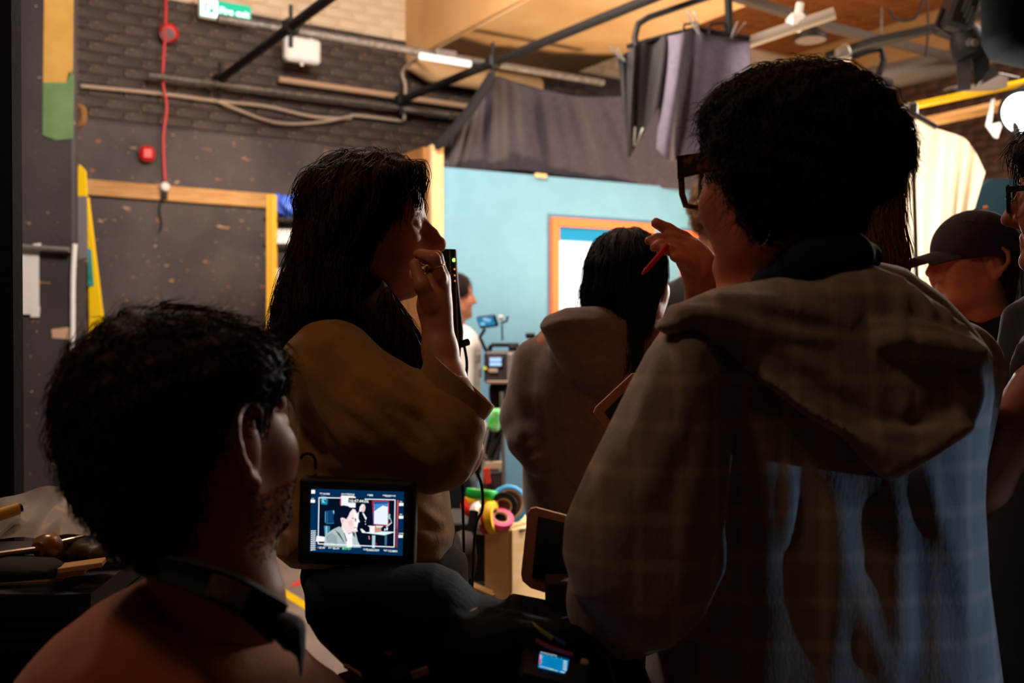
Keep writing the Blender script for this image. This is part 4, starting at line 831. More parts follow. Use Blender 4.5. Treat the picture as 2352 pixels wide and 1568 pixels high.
q = M(); q.box(P(1172, 842, YC-.03), (.03, .1, .14), None, .008); q.build('battery', CL, cam_t)
q = M(); q.lathe(P(1175, 836, YC+.2), (.3, 1, 0), [(0, .05), (.05, .055), (.16, .05), (.18, .06), (.26, .065)], 22); q.build('lens', CG, cam_t, True)
q = M(); q.tube([P(1128, 792, YC), P(1192, 792, YC)], .011, 10); q.box(P(1178, 802, YC), (.045, .04, .04), None, .006); q.tube([P(1128, 792, YC), P(1122, 812, YC)], .012, 8); q.build('top_handle', BLACK, cam_t)
q = M(); q.tube([P(1120, 812, YC), P(1112, 796, YC), P(1102, 775, YC), P(1114, 755, YC)], .009, 8); q.build('monitor_arm', BLACK, cam_t, True)
ax_ = [unit((1, 0, .12)), unit((.2, 1, .3)), unit((-.35, -.1, 1))]; q = M(); q.box(P(1120, 738, YC), (.095, .025, .062), ax_, .006); om = q.build('onboard_monitor', BLACK, cam_t)
q = M(); q.box(P(1118, 736, YC)-ax_[1]*.0135, (.078, .003, .046), ax_); q.build('onboard_screen', emis(srgb(40, 130, 170), 1), om)
for dx, dz in ((-.02, -.01), (.012, .005), (.0, .012)): q = M(); q.box(P(1118, 736, YC)-ax_[1]*.0155+ax_[0]*dx+ax_[2]*dz, (.022, .002, .014), ax_); q.build('screen_patch', emis(srgb(150, 200, 240), 1), om)
q = M(); q.lathe(P(1147, 730, YC), (1, 0, .2), [(0, .012), (.012, .014), (.02, .006)], 12); q.build('locking_knob', mat('pale_knob', (.7, .6, .56), .5), om, True)
q = M(); q.tube([P(1154, 782, YC), P(1153, 745, YC)], .005, 6); q.tube([P(1150, 742, YC), P(1164, 737, YC), P(1166, 726, YC)], .007, 6); q.build('antenna', BLACK, cam_t)
q = M(); q.box(P(1218, 771, YC+.05), (.05, .05, .03), None, .008); q.build('viewfinder', BLACK, cam_t)
q = M(); q.box(P(1150, 876, YC), (.14, .2, .016), None, .003); q.build('base_plate', mat('plate_copper', (.32, .2, .17), .5), cam_t)
q = M(); q.lathe(P(1150, 912, YC+.02), (0, 0, 1), [(-.04, .05), (0, .06), (.05, .06), (.075, .05)], 20); q.build('tripod_head', BLACK, cam_t, True)
for a in (.3, 2.4, 4.5): q = M(); o = P(1150, 925, YC+.02); q.tube([o, V(o[0]+.5*math.cos(a), o[1]+.5*math.sin(a), .02)], [.028, .018], 8); q.build('tripod_leg', BLACK, cam_t, True)
for x, y in ((1098, 822), (1102, 855)): q = M(); q.box(P(x, y, YC+.02), (.02, .04, .05), None, .006); q.build('cable_port', CL, cam_t)
# things hung on the stand next to it
YK = 4.3
sb = S(.005); sb.pillow([(1122, 950), (1130, 938), (1148, 937), (1152, 950), (1148, 990), (1132, 992), (1120, 982)], YK, .03, .015).run(); setp(place(sb.build('radio_pouch', mat('neon_green', srgb(70, 235, 90), .5, c2=srgb(190, 250, 190), scale=25))), 'neon green radio pouch hanging near the tripod', 'pouch')
q = M(); q.box(P(1157, 956, YK), (.04, .03, .022), None, .004); setp(place(q.build('cream_plug', mat('cream_plastic', srgb(220, 190, 160), .5))), 'cream plug beside the green pouch', 'plug')
cst = thing('clutter_stand', 'thin light stand hung with cables and tags', 'stand', (P(1158, 0, YK)[0], YK, 0))
q = M(); q.tube([P(1152, 900, YK), P(1158, 1120, YK), V(P(1158, 0, YK)[0], YK, .3)], .009, 8); q.build('pole', GALV, cst, True)
for a in (.4, 2.5, 4.6): q = M(); o = V(P(1158, 0, YK)[0], YK, .35); q.tube([o, o+V(.33*math.cos(a), .33*math.sin(a), -.34)], .009, 8); q.build('leg', GALV, cst, True)
q = M(); q.tube([P(1086, 1020, YK), P(1116, 1052, YK), P(1124, 1056, YK)], [.006, .011, .008], 8); q.build('cross_arm', GALV, cst, True)
q = M(); q.tube([P(1122, 985, YK), P(1112, 1030, YK), P(1108, 1110, YK)], .006, 6); q.build('strap', mat('grey_strap', (.4, .36, .33), .7), cst, True)
q = M(); q.box(P(1134, 1068, YK), (.075, .02, .034), None, .004); setp(place(q.build('cream_card', mat('cream_card', srgb(225, 195, 165), .7))), 'cream card clipped to the light stand', 'card')
q = M(); q.box(P(1119, 1092, YK-.02), (.026, .012, .07), [unit((1, 0, .12)), (0, 1, 0), unit((-.12, 0, 1))], .003); setp(place(q.build('orange_tag', mat('orange_red_tag', srgb(235, 70, 50), .5))), 'orange red tag hanging below the cream card', 'tag')
q = M(); q.box(P(1135, 1120, YK+.03), (.1, .06, .14), None, .01); setp(place(q.build('dark_case', mat('dark_purple_case', (.05, .035, .04), .7))), 'dark little case behind the orange tag', 'case')
q = M(); q.tube(curve([P(1150, 985, YK), P(1138, 1020, YK), P(1125, 1050, YK)], 10), .016, 8); setp(place(q.build('black_strap', BLACKR, None, True)), 'black strap looped below the green pouch', 'strap')
# dark office chair behind them
ch = thing('office_chair', 'dark office chair on castors half hidden behind the woman', 'chair', (P(1065, 0, 3.9)[0], 3.9, 0))
sb = S(.008); sb.pillow([(1000, 1075), (1080, 1065), (1096, 1100), (1100, 1170), (1085, 1200), (1000, 1200)], 3.9, .05, .035).run(); sb.build('backrest', mat('dark_blue_fabric', (.02, .02, .028), .8), ch)
q = M(); q.box(V(P(1040, 0, 3.7)[0], 3.7, .50), (.45, .45, .07), None, .02); q.build('seat', mat('dark_blue_fabric', (.02, .02, .028), .8), ch)
q = M(); c0 = V(P(1060, 0, 3.75)[0], 3.75, 0); q.cyl(c0+V(0, 0, .12), c0+V(0, 0, .5), .028); q.build('column', BLACK, ch, True)
for i in range(5):
    a = i*1.2566+.9; e_ = c0+V(.27*math.cos(a), .27*math.sin(a), .09); q = M(); q.tube([c0+V(0, 0, .13), e_], [.022, .014], 8); q.build('base_arm', BLACK, ch, True); q = M(); q.lathe(e_-V(.014, 0, .05), (1, 0, 0), [(0, .034), (.006, .04), (.022, .04), (.028, .034)], 18); q.build('castor', BLACKR, ch, True)
t = thing('wheel', 'grey rubber trolley wheel on the floor behind the woman', 'wheel', V(P(1072, 0, 2.9)[0], 2.9, 0))
cw = P(1072, 1275, 2.9); q = M(); q.lathe(cw-V(.03, 0, 0), (1, .25, 0), [(0, .05), (.003, .066), (.02, .072), (.045, .066), (.05, .05)], 28); q.build('tyre', mat('grey_rubber', (.10, .085, .08), .6), t, True)
q = M(); q.lathe(cw-V(.034, .0, 0), (1, .25, 0), [(0, .02), (.06, .022)], 18); q.build('hub', mat('tan_hub', (.35, .25, .17), .5), t, True)
q = M(); q.tube([cw+V(0, 0, -.06), V(cw[0], cw[1], .02)], .02, 8); q.tube([cw, cw+V(.02, .05, .12)], .014, 8); q.build('fork', BLACK, t, True)
b = M(); b.tube([P(1050, 1330, 3.1), P(1130, 1364, 3.1)], .012, 4); b.tube([P(1050, 1330, 3.1), V(*P(1050, 0, 3.1)[:2], .01)], .012, 4); b.tube([P(1130, 1364, 3.1), V(*P(1130, 0, 3.1)[:2], .01)], .012, 4); setp(place(b.build('wooden_trestle', BATTEN)), 'low tan wooden trestle beside the plywood box', 'trestle')

# ---------------------------------------------------------------- plywood box with tape rolls
YX = 3.4; zt = P(0, 1216, YX)[2]
bx0 = P(1172, 0, YX); LIT = mat('birch_ply', srgb(226, 190, 140), .7, c2=srgb(214, 174, 122), scale=5, stretch=(.5, .5, 5))
a1 = unit((.55, .835, 0)); a2 = unit((-.835, .55, 0)); wdt, dpt = .32, .10
bt = thing('plywood_box', 'tall birch plywood box with tape rolls on top', 'box', (bx0[0], YX, 0))
def panel(nm, c, sz, axs): q = M(); q.box(c, sz, axs, .002); q.build(nm, LIT, bt)
o = V(bx0[0], YX, 0); panel('front_panel', o+a1*wdt/2+V(0, 0, zt/2), (wdt, .015, zt), [a1, np.cross((0, 0, 1), a1), (0, 0, 1)])
panel('side_panel', o+a2*dpt/2+V(0, 0, zt/2), (dpt, .015, zt), [a2, np.cross((0, 0, 1), a2), (0, 0, 1)])
panel('back_panel', o+a2*dpt+a1*wdt/2+V(0, 0, zt/2), (wdt, .015, zt), [a1, np.cross((0, 0, 1), a1), (0, 0, 1)]); panel('side_panel', o+a1*wdt+a2*dpt/2+V(0, 0, zt/2), (dpt, .015, zt), [a2, np.cross((0, 0, 1), a2), (0, 0, 1)])
q = M(); q.prism([o+V(0, 0, zt), o+a1*wdt+V(0, 0, zt), o+a1*wdt+a2*dpt+V(0, 0, zt), o+a2*dpt+V(0, 0, zt)], (0, 0, .012)); q.build('lid', LIT, bt)
cr = thing('tool_crate', 'dark tool crate standing behind the plywood box', 'crate', (-.17, 3.66, 0))
q = M(); q.box((-.17, 3.66, zt/2-.015), (.2, .3, zt-.03), None, .008); q.build('body', mat('dark_crate', (.02, .016, .016), .8), cr)
q = M(); q.box((-.17, 3.66, zt-.012), (.21, .31, .03), None, .006); q.build('lid', mat('dark_crate', (.02, .016, .016), .8), cr)
def roll(label, px, py, d, R, wd, c, Y=3.48, inner=.6):
    t = thing('tape_roll', label, 'tape', P(px, py, Y), 'rolls of coloured tape on the box'); d = unit(d); o = P(px, py, Y)-d*wd/2
    q = M(); q.lathe(o, d, [(0, R*inner), (0, R*.97), (.002, R), (wd-.002, R), (wd, R*.97), (wd, R*inner), (wd*.5, R*inner*.98), (0, R*inner)], 28); q.build('tape', mat('tape_%d_%d_%d' % c, srgb(*c), .45), t, 50)
    q = M(); q.lathe(o+d*.001, d, [(0, R*inner*.98), (wd-.002, R*inner*.98), (wd-.002, R*inner*.86), (0, R*inner*.86), (0, R*inner*.98)], 24); q.build('core', mat('card_core', srgb(190, 160, 120), .8), t, 50)
roll('green tape roll lying on the yellow one', 1106, 1134, (.1, .1, 1), .055, .03, (30, 170, 70))
roll('yellow tape roll beneath the green one', 1103, 1152, (.1, .1, 1), .055, .026, (235, 205, 40))
roll('red tape roll at the left of the pile', 1090, 1170, (.5, -.3, .8), .05, .026, (215, 40, 40), 3.45)
roll('white tape roll leaning in the middle of the pile', 1106, 1182, (.75, -.5, .35), .048, .026, (240, 236, 228), 3.42)
roll('dark red tape roll leaning at the front', 1117, 1196, (.93, -.35, .1), .045, .02, (150, 20, 30), 3.42)
roll('golden yellow tape roll leaning at the front', 1131, 1188, (.95, -.3, .15), .055, .026, (245, 190, 30), 3.41)
roll('pink tape roll lying at the right of the pile', 1150, 1192, (.2, -.55, .8), .045, .024, (235, 90, 140), 3.42)
roll('light blue tape roll standing at the back right', 1168, 1158, (.35, -.9, .3), .068, .03, (70, 165, 225), 3.5, .8)
roll('black tape roll in front of the blue one', 1155, 1164, (.2, -.9, .3), .05, .03, (24, 20, 18), 3.46)
sb = S(.006); sb.ell(P(1150, 1212, 3.47), (.10, .05, .012)).ell(P(1112, 1212, 3.46), (.045, .05, .02)); setp(place(sb.build('grey_cloth', mat('pale_cloth', srgb(200, 180, 165), .9))), 'flat pale cloth under the tape rolls', 'cloth')

# ---------------------------------------------------------------- workbench at the left
wb = thing('workbench', 'dark cluttered workbench at the left edge', 'bench', (-.95, 1.75, 0))
WB = mat('dark_bench_wood', (.034, .026, .022), .7, c2=(.018, .013, .011), scale=4, stretch=(.5, 6, 6))
def slabp(poly, Y0, Y1, z_th, par, nm, m): 
    q = M(); q.prism([P(*poly[0], Y0), P(*poly[1], Y0), P(*poly[2], Y1), P(*poly[3], Y1)], (0, 0, -z_th)); return q.build(nm, m, par)
zt_ = .985; q = M(); q.prism([V(-1.6, 1.42, zt_), V(-.66, 1.56, zt_), V(-.70, 1.97, zt_), V(-1.66, 1.97, zt_)], (0, 0, -.035)); q.build('top', WB, wb)
for i in range(3): q = M(); q.prism([V(-1.6, 1.43, zt_-.04-.018*i), V(-.68, 1.57, zt_-.04-.018*i), V(-.72, 1.96, zt_-.04-.018*i), V(-1.64, 1.96, zt_-.04-.018*i)], (0, 0, -.014)); q.build('board', WB, wb)
for x, y in ((-.72, 1.66), (-.8, 1.9), (-1.55, 1.5), (-1.6, 1.9)): q = M(); q.box((x, y, .46), (.05, .05, .92), None, .004); q.build('leg', WB, wb)
q = M(); q.box((-1.15, 1.7, .74), (.7, .02, .3), [unit((1, .15, 0)), unit((-.15, 1, 0)), (0, 0, 1)], .004); q.build('apron', mat('black_apron', (.006, .005, .005), .8), wb)
q = M(); q.box(P(226, 1196, 1.78)+V(0, .06, -.02), (.15, .16, .075), [unit((1, .2, 0)), unit((-.2, 1, 0)), (0, 0, 1)], .003); bo = q.build('cardboard_box', mat('cardboard', srgb(170, 128, 98), .85, c2=srgb(158, 116, 88), scale=8)); setp(place(bo), 'small tan cardboard box on the workbench', 'box')
# clear plastic wrap
G = []
for i in range(26):
    r_ = []
    for j in range(22):
        u, v = i/25, j/21; x = -40+u*250; y = 1232-70*v-30*u*v-28*math.sin(u*3)*v; Y = 1.62+.25*v+.012*math.sin(u*8+v*5)+.004*math.sin(u*25-v*9)
        r_.append(P(x, y+4*math.sin(u*5+v*6)+3*math.sin(u*14+v*3), Y))
    G.append(r_)
def film():
    m = bpy.data.materials.new('clear_film'); m.use_nodes = True; nt = m.node_tree; nt.nodes.clear()
    g = nt.nodes.new('ShaderNodeBsdfGlossy'); g.inputs[0].default_value = (.9, .88, .86, 1); g.inputs[1].default_value = .18; tr = nt.nodes.new('ShaderNodeBsdfTransparent'); d = nt.nodes.new('ShaderNodeBsdfDiffuse'); d.inputs[0].default_value = (.5, .44, .4, 1)
    x = nt.nodes.new('ShaderNodeMixShader'); x.inputs[0].default_value = .3; y = nt.nodes.new('ShaderNodeMixShader'); y.inputs[0].default_value = .4; o = nt.nodes.new('ShaderNodeOutputMaterial')
    nt.links.new(tr.outputs[0], x.inputs[1]); nt.links.new(g.outputs[0], x.inputs[2]); nt.links.new(x.outputs[0], y.inputs[1]); nt.links.new(d.outputs[0], y.inputs[2]); nt.links.new(y.outputs[0], o.inputs[0]); return m
q = M(); q.sheet(G, .0008); setp(place(q.build('plastic_wrap', film(), None, 80)), 'crumpled clear plastic wrap spread over the workbench', 'plastic')
t = thing('yellow_marker', 'yellow tube marker on the plastic wrap', 'marker', P(20, 1190, 1.66)); q = M(); q.tube([P(-60, 1200, 1.62), P(40, 1168, 1.68)], .011, 12); q.build('barrel', mat('dull_yellow', srgb(190, 140, 30), .5), t, True); q = M(); q.tube([P(40, 1168, 1.68), P(50, 1165, 1.685)], .007, 10); q.build('tip', BLACK, t, True)
t = thing('screwdriver', 'amber handled screwdriver lying on the bench', 'tool', P(90, 1265, 1.58)); q = M(); q.tube([P(88, 1262, 1.56), P(98, 1258, 1.57), P(118, 1252, 1.59), P(128, 1250, 1.6)], [.012, .02, .021, .014], 14); q.build('handle', mat('amber_plastic', srgb(130, 84, 36), .25, spec=.6), t, True)
q = M(); q.tube([P(-60, 1282, 1.52), P(88, 1262, 1.56)], .0055, 8); q.tube([P(128, 1248, 1.6), P(190, 1234, 1.64)], .0045, 8); q.build('shaft', mat('copper_shaft', (.5, .33, .24), .3, metal=1), t, True)
sb = S(.006); sb.pillow([(120, 1270), (190, 1225), (270, 1222), (290, 1270), (270, 1292), (150, 1292)], 1.66, .06, .03).run(); sb.disp(lambda p: .005*np.sin(p[:, 0]*90+p[:, 2]*60)*np.sin(p[:, 1]*70)); setp(place(sb.build('olive_pouch', mat('olive_nylon', srgb(62, 54, 24), .5))), 'crumpled olive pouch beside the cardboard box', 'pouch')
sb = S(.006); sb.pillow([(-60, 1290), (20, 1275), (110, 1282), (138, 1300), (134, 1325), (-60, 1340)], 1.54, .05, .025).run(); setp(place(sb.build('black_pouch', mat('black_pouch', (.006, .005, .005), .8))), 'flat black pouch at the bench edge', 'pouch')
rnd = random.Random(3)
for i, (x, y, L_, a_, lab) in enumerate(((-.86, 1.60, .26, .2, 'long pale offcut strip nearest the bench edge'), (-.95, 1.56, .2, .12, 'grey metal ruler lying across the bench edge'), (-1.0, 1.66, .24, .3, 'thin dark batten lying behind the ruler'))):
    q = M(); q.box((x, y, .994+.004*i), (L_, .022, .007), [unit((1, a_, 0)), unit((-a_, 1, 0)), (0, 0, 1)], .001); setp(place(q.build(('offcut_strip', 'metal_ruler', 'thin_batten')[i], (BATTEN, GALV, WB)[i])), lab, ('timber', 'ruler', 'timber')[i])
for i, (xa, xb, yy, lab) in enumerate(((138, 236, 1298, 'thin wooden wedge lying on the bench boards'), (136, 196, 1310, 'short wooden block below the thin wedge'))):
    q = M(); q.box(P((xa+xb)/2, yy-i*1, 1.56), ((xb-xa)/F*1.56, .04, .008+i*.004), [unit((1, .25, .1)), unit((-.25, 1, 0)), unit((-.1, 0, 1))], .001); setp(place(q.build('wood_wedge', BATTEN)), lab, 'timber')

# ---------------------------------------------------------------- headset round the seated man's neck
hs = thing('neck_headset', 'black headset with a cloth strap round the seated man\'s neck', 'headset', P(640, 1500, 1.0))
NY = mat('black_webbing', (.008, .008, .009), .85)
G = []
for i, (x, y, Y, hw) in enumerate(curve([(318, 1296, 1.03, 18), (380, 1306, .99, 26), (460, 1330, .965, 32), (540, 1362, .96, 36), (600, 1400, .975, 40), (640, 1430, 1.0, 44)], 26)):
    G.append([P(x+hw*.45*k, y-hw*k, Y+.006*(1-k*k)) for k in (1, .5, 0, -.5, -1)])
q = M(); q.sheet(G, .006); q.build('strap', NY, hs, 60)
G = []
for i, (x, y, Y, hw) in enumerate(curve([(480, 1336, .957, 22), (520, 1350, .9555, 24), (566, 1374, .959, 24)], 10)): G.append([P(x+hw*.45*k, y-hw*k+4, Y) for k in (1, 0, -1)])
q = M(); q.sheet(G, .0015); lb = q.build('label_patch', mat('grey_patch', srgb(112, 92, 80), .8, c2=srgb(84, 70, 62), scale=120), hs)
sb = S(.005); sb.pillow([(590, 1392), (640, 1400), (690, 1420), (702, 1440), (700, 1500), (694, 1560), (680, 1500), (668, 1490), (664, 1500), (640, 1470), (600, 1430)], 1.0, .022, .012).run(); sb.build('ear_cup', NY, hs)
# tape marks on the floor
def ftape(label, pts, wd, m):
    g = [np.array([*(P(x, y, 1)[:2]*(CAMZ*F/(y-CY))), .0015]) for x, y in pts]; d = unit(g[1]-g[0]); n = np.array([-d[1], d[0], 0])*wd/2
    q = M(); q.prism([g[0]+n, g[1]+n, g[1]-n, g[0]-n], (0, 0, .001)); setp(place(q.build('floor_tape', m)), label, 'tape')
ftape('short red tape mark stuck on the floor', [(674, 1346), (712, 1324)], .05, mat('red_tape', srgb(230, 70, 60), .5))
ftape('yellow tape line stuck on the floor', [(640, 1354), (720, 1402)], .06, YTAPE)
# ================================================================ people
SKIN = mat('skin', srgb(190, 128, 98), .5, c2=srgb(178, 112, 84), scale=40, bump=.03, bscale=300, spec=.35)
SKINR = mat('skin_flushed', srgb(196, 116, 88), .5, c2=srgb(182, 104, 80), scale=40, spec=.35)
def hairmat(name, c, c2): return mat(name, c, .6, c2=c2, scale=60, stretch=(3, 3, .4), spec=.08)
EYE = mat('eye_white', (.35, .33, .32), .3, spec=.4); IRIS = mat('iris_dark', (.02, .012, .008), .15, spec=.7)
LIP = mat('lip', srgb(160, 80, 70), .5)
def hframe(f, pitch=0, roll=0):
    f = unit(f); l = unit(np.cross((0, 0, 1), f)); u = np.cross(f, l); a = math.radians(pitch)
    f, u = math.cos(a)*f+math.sin(a)*u, math.cos(a)*u-math.sin(a)*f; r = math.radians(roll)
    l, u = math.cos(r)*l+math.sin(r)*u, math.cos(r)*u-math.sin(r)*l
    return np.array([f, l, u])
class Head:
    """a human head in its own frame: x forward, y left, z up; eyes at z = 0"""
    def __init__(s, c, f, pitch=0, roll=0, sc=1.0): s.c = np.asarray(c, float); s.R = hframe(f, pitch, roll); s.s = sc
    def w(s, x, y, z): return s.c+s.s*(x*s.R[0]+y*s.R[1]+z*s.R[2])
    def shape(s, sd, ears=True, nose=1.0, neck_to=None, neck_r=.056, edx=0.0, es=1.0):
        e = lambda c, r, k=.012, op='+': sd.ell(s.w(*c), np.array(r)*s.s, s.R, k, op)
        n = lambda a, ra, b, rb, k=.01, op='+': sd.cone(s.w(*a), ra*s.s, s.w(*b), rb*s.s, k, op)
        e((-.012, 0, .035), (.098, .076, .092)); e((.032, 0, -.04), (.062, .06, .085), .03); e((.05, 0, .035), (.05, .06, .055), .02)
        for q in (-1, 1):
            n((0, .05*q, -.015), .022, (.002, .048*q, -.068), .021, .03); n((.002, .048*q, -.068), .021, (.068, .018*q, -.106), .015, .035); e((.04, .036*q, -.055), (.042, .022, .046), .03); e((.062, .040*q, -.028), (.03, .02, .026), .035)
            n((.09, .012*q, .022), .009, (.08, .048*q, .022), .008, .012); e((.104, .034*q, .0), (.016, .017, .011), .012, '-')
            e((.084, .031*q, -.001), (.0145, .0165, .0125), .004); n((.102, .013*q, -.033), .008, (.098, .013*q, -.036), .007, .008)
            n((.094, .004*q, -.064), .0075, (.084, .024*q, -.066), .004, .006); n((.092, .004*q, -.077), .0085, (.084, .02*q, -.073), .004, .006)
            if ears:
                ep = lambda x, y, z: ((x+.012)*es-.012+edx, (.078+(y-.078)*es*1.3)*q, z*es-.004)
                sd.ell(s.w(*ep(-.012, .078, -.004)), np.array((.019, .0075, .033))*s.s*es, s.R, .008)
                rim = [ep(.008, .08, .02), ep(0, .083, .03), ep(-.016, .087, .031), ep(-.029, .092, .018), ep(-.031, .093, -.002), ep(-.022, .088, -.02), ep(-.012, .08, -.036)]
                for a_, b_ in zip(rim, rim[1:]): n(a_, .0048*es, b_, .0048*es, .005)
                n(ep(-.012, .08, -.034), .0075*es, ep(-.008, .08, -.038), .0075*es, .006); e(ep(-.008, .092, .002), (.011, .007, .018), .005, '-')
        e((.072, 0, -.012), (.026, .034, .036), .02)
        n((.096, 0, .014), .0085, (.112*(.4+.6*nose), 0, -.012), .0095, .01); n((.112*(.4+.6*nose), 0, -.012), .0095, (.119*nose, 0, -.03), .0115, .008); n((.119*nose, 0, -.03), .0105, (.1, 0, -.042), .008, .008)
        e((.083, 0, -.107), (.019, .022, .016), .02)
        if neck_to is not None:
            a = s.w(-.03, 0, -.045); sd.cone(a, neck_r*s.s, neck_to, neck_r*1.06, .03); sd.cone(s.w(.01, 0, -.075), .042*s.s, np.asarray(neck_to)+s.R[0]*.02, .05, .03)
        return sd
    def eyes(s, par):
        for q in (-1, 1):
            m = M(); m.lathe(s.w(.079, .031*q, -.001), s.R[0], [(0.004*s.s, .0112*s.s), (.0115*s.s, .0088*s.s), (.0148*s.s, .0056*s.s), (.0160*s.s, .0012*s.s)], 14); e = m.build('eye', EYE, par, 80)
            m = M(); m.lathe(s.w(.0936, .031*q, -.001), s.R[0], [(0, .0056*s.s), (.0022*s.s, .0035*s.s), (.003*s.s, .0005*s.s)], 12); m.build('iris', IRIS, e, 80)
    def brows(s, par, m):
        for q in (-1, 1):
            t = M(); t.tube([s.w(.0985, .014*q, .022), s.w(.094, .03*q, .028), s.w(.083, .05*q, .022)], [.003*s.s, .0042*s.s, .0018*s.s], 6); t.build('eyebrow', m, par, True)
DOWN = np.array([0, 0, -1.])
def hair_down(axis_c, back, spread=.5):
    """flow field: away from the crown, then down"""
    def fl(p, t):
        d = p-axis_c; d[:, 2] = 0; d /= np.linalg.norm(d, axis=1, keepdims=True)+1e-6
        w = np.clip((p[:, 2]-(axis_c[2]-.09))/.12, 0, 1)[:, None]; return DOWN*(1-w*.6)+d*w*spread*1.6+np.asarray(back)*w*.6
    return fl
def person(label, loc): return thing('person', label, 'person', (loc[0], loc[1], 0))
def shoes(par, pts, d, m=None):
    m = m or BLACKR
    for x, y in pts:
        s_ = S(.009); d_ = unit((*d, 0)); c = V(x, y, .035); s_.cone(c-d_*.05, .042, c+d_*.12, .036, .02); s_.cone(c-d_*.05+V(0, 0, .02), .045, c-d_*.04+V(0, 0, .08), .042, .02)
        s_.run(); s_.f = np.maximum(s_.f, -(s_.org[2]+np.arange(s_.f.shape[2])*s_.h)[None, None, :].astype(np.float32)+.004); s_.build('shoe', m, par)
def legs(par, hip, knees, ankles, rh, m, name='trousers', h=.011, waist=None):
    s_ = S(h)
    for k, a in zip(knees, ankles):
        i = 1 if (k is knees[1]) else -1
        s_.cone(np.asarray(hip)*.55+np.asarray(k)*.45*0+np.asarray(hip)*.45+(np.asarray(k)-np.asarray(hip))*V(.7, .7, 0), rh*.62, k, rh*.45, .04).cone(k, rh*.45, a, rh*.34, .03)
    s_.ell(hip, (rh*1.12, rh*.95, rh*.9), None, .04)
    if waist is not None: s_.cone(hip, rh*.95, waist, rh*.85, .05)
    s_.run(); s_.disp(lambda p: .004*np.sin(p[:, 2]*70+5*np.sin(p[:, 0]*30))); return s_.build(name, m, par)
BLKTROUS = mat('black_trousers', (.010, .009, .010), .9, bump=.05, bscale=300)
import time as _t
_t0 = _t.time()
# ---------------------------------------------------------------- A: seated man in the left foreground, seen from behind
A = person('seated man with short dark hair and a rust brown shirt, seen from behind', (-.36, 1.12))
ha = Head(P(446, 1005, 1.12), (.60, .80, 0), 8, -4, 1.06)
sd = S(.004); ha.shape(sd, neck_to=P(505, 1390, 1.10), neck_r=.058, edx=.012, es=1.2)
sd.chain([P(490, 1440, 1.13), P(260, 1580, 1.13)], [.05, .05], .04); sd.chain([P(490, 1440, 1.13), P(620, 1600, 1.2)], [.05, .05], .04); sd.cone(P(470, 1480, 1.14), .07, P(440, 1750, 1.14), .09, .05)
# beard shadow bulk on the jaw is part of the skin
sd.run(); sdA = sd; sd.build('body', mat('skin_seated_man', srgb(158, 90, 62), .5, c2=srgb(144, 80, 56), scale=40, spec=.2), A); ha.eyes(A)
HA = hairmat('dark_brown_hair_short', (.020, .012, .008), (.035, .020, .012)); ha.brows(A, HA)
sh = S(.005); sh.pillow([(628, 800), (650, 850), (636, 890), (606, 930), (585, 985), (560, 978), (545, 1010), (535, 1060), (522, 1110), (512, 1180), (500, 1250), (430, 1290), (330, 1275), (255, 1225), (195, 1130), (155, 1060), (146, 980), (160, 895), (195, 810), (245, 757), (292, 728), (345, 712), (430, 717), (520, 738), (596, 770)], 1.10, .115, .10, .01)
sh.ell(ha.w(-.02, 0, .045), np.array((.105, .088, .076))*1.06, ha.R, .03)
for q in (-1, 1): sh.ell(ha.w(.006, .1*q, -.008), np.array((.042, .03, .048)), ha.R, .01, '-')
sh.run()
sh.disp(lambda p: .004*np.sin(p[:, 0]*95+3*np.sin(p[:, 2]*40))*np.sin(p[:, 2]*80+p[:, 1]*60))
ve, qe = sh.verts(); sh.v = ve
fa = hair_down(ha.w(-.05, 0, .14), ha.R[0]*.35, .6)
g1 = grow(sh, roots(sh, 2600), fa, 8, .006, .003, .45, .35, .25, .05); g2 = grow(sh, roots(sh, 500, lambda v: v[:, 2] > P(0, 860, 1.1)[2]), lambda p, t: fa(p, t)*.4+V(.5, .2, .45), 7, .006, .004, .5, .8)
sh.build('hair', HA, A, [strands(g1, .0008), strands(g2, .0007)])
# stubble beard along the jaw
def jaw(v): l = ((v-ha.c)@ha.R.T)/ha.s; return (l[:, 2] < -.062+.35*np.maximum(.02-l[:, 0], 0)-.0) & (l[:, 0] > -.005) & (l[:, 2] > -.13)
bv, bq = strands(grow(sdA, roots(sdA, 1700, jaw), lambda p, t: DOWN+ha.R[0]*.2, 3, .0012, .0007, .5, .2), .0005)
rawmesh('beard', bv, bq, mat('beard_hair', (.045, .024, .015), .7), A)
RUST = mat('rust_shirt', srgb(150, 84, 46), .9, c2=srgb(140, 76, 40), scale=30, bump=.08, bscale=220, sheen=.2)
sh = S(.008); sh.pillow([(300, 1345), (345, 1325), (430, 1336), (520, 1378), (585, 1402), (635, 1440), (695, 1520), (750, 1595), (800, 1760), (800, 2050), (60, 2050), (20, 1800), (40, 1640), (85, 1530), (150, 1445), (225, 1384)], 1.13, .17, .14, .02)
sh.cone(P(205, 1660, 1.09), .072, P(120, 2050, 1.2), .062, .05); sh.cone(P(725, 1700, 1.21), .07, P(660, 2150, 1.30), .05, .05); sh.cone(P(120, 2050, 1.2), .06, P(330, 2100, 1.55), .045, .04)
sh.run(); sh.ridges([([(330, 1350), (470, 1375), (590, 1420)], .012, .006), ([(420, 1420), (300, 1480), (170, 1560)], .02, .004), ([(560, 1440), (520, 1520), (500, 1568)], .02, .004), ([(240, 1400), (200, 1470), (170, 1567)], .02, -.004)])
sh.build('shirt', RUST, A)
legs(A, (-.36, 1.19, .67), [V(-.47, 1.52, .62), V(-.66, 1.40, .62)], [V(-.48, 1.56, .09), V(-.70, 1.46, .09)], .14, BLKTROUS); shoes(A, [(-.48, 1.58), (-.70, 1.48)], (-.3, 1))
for hx, hy in ((-.36, 1.52), (-.15, 1.55)): pass
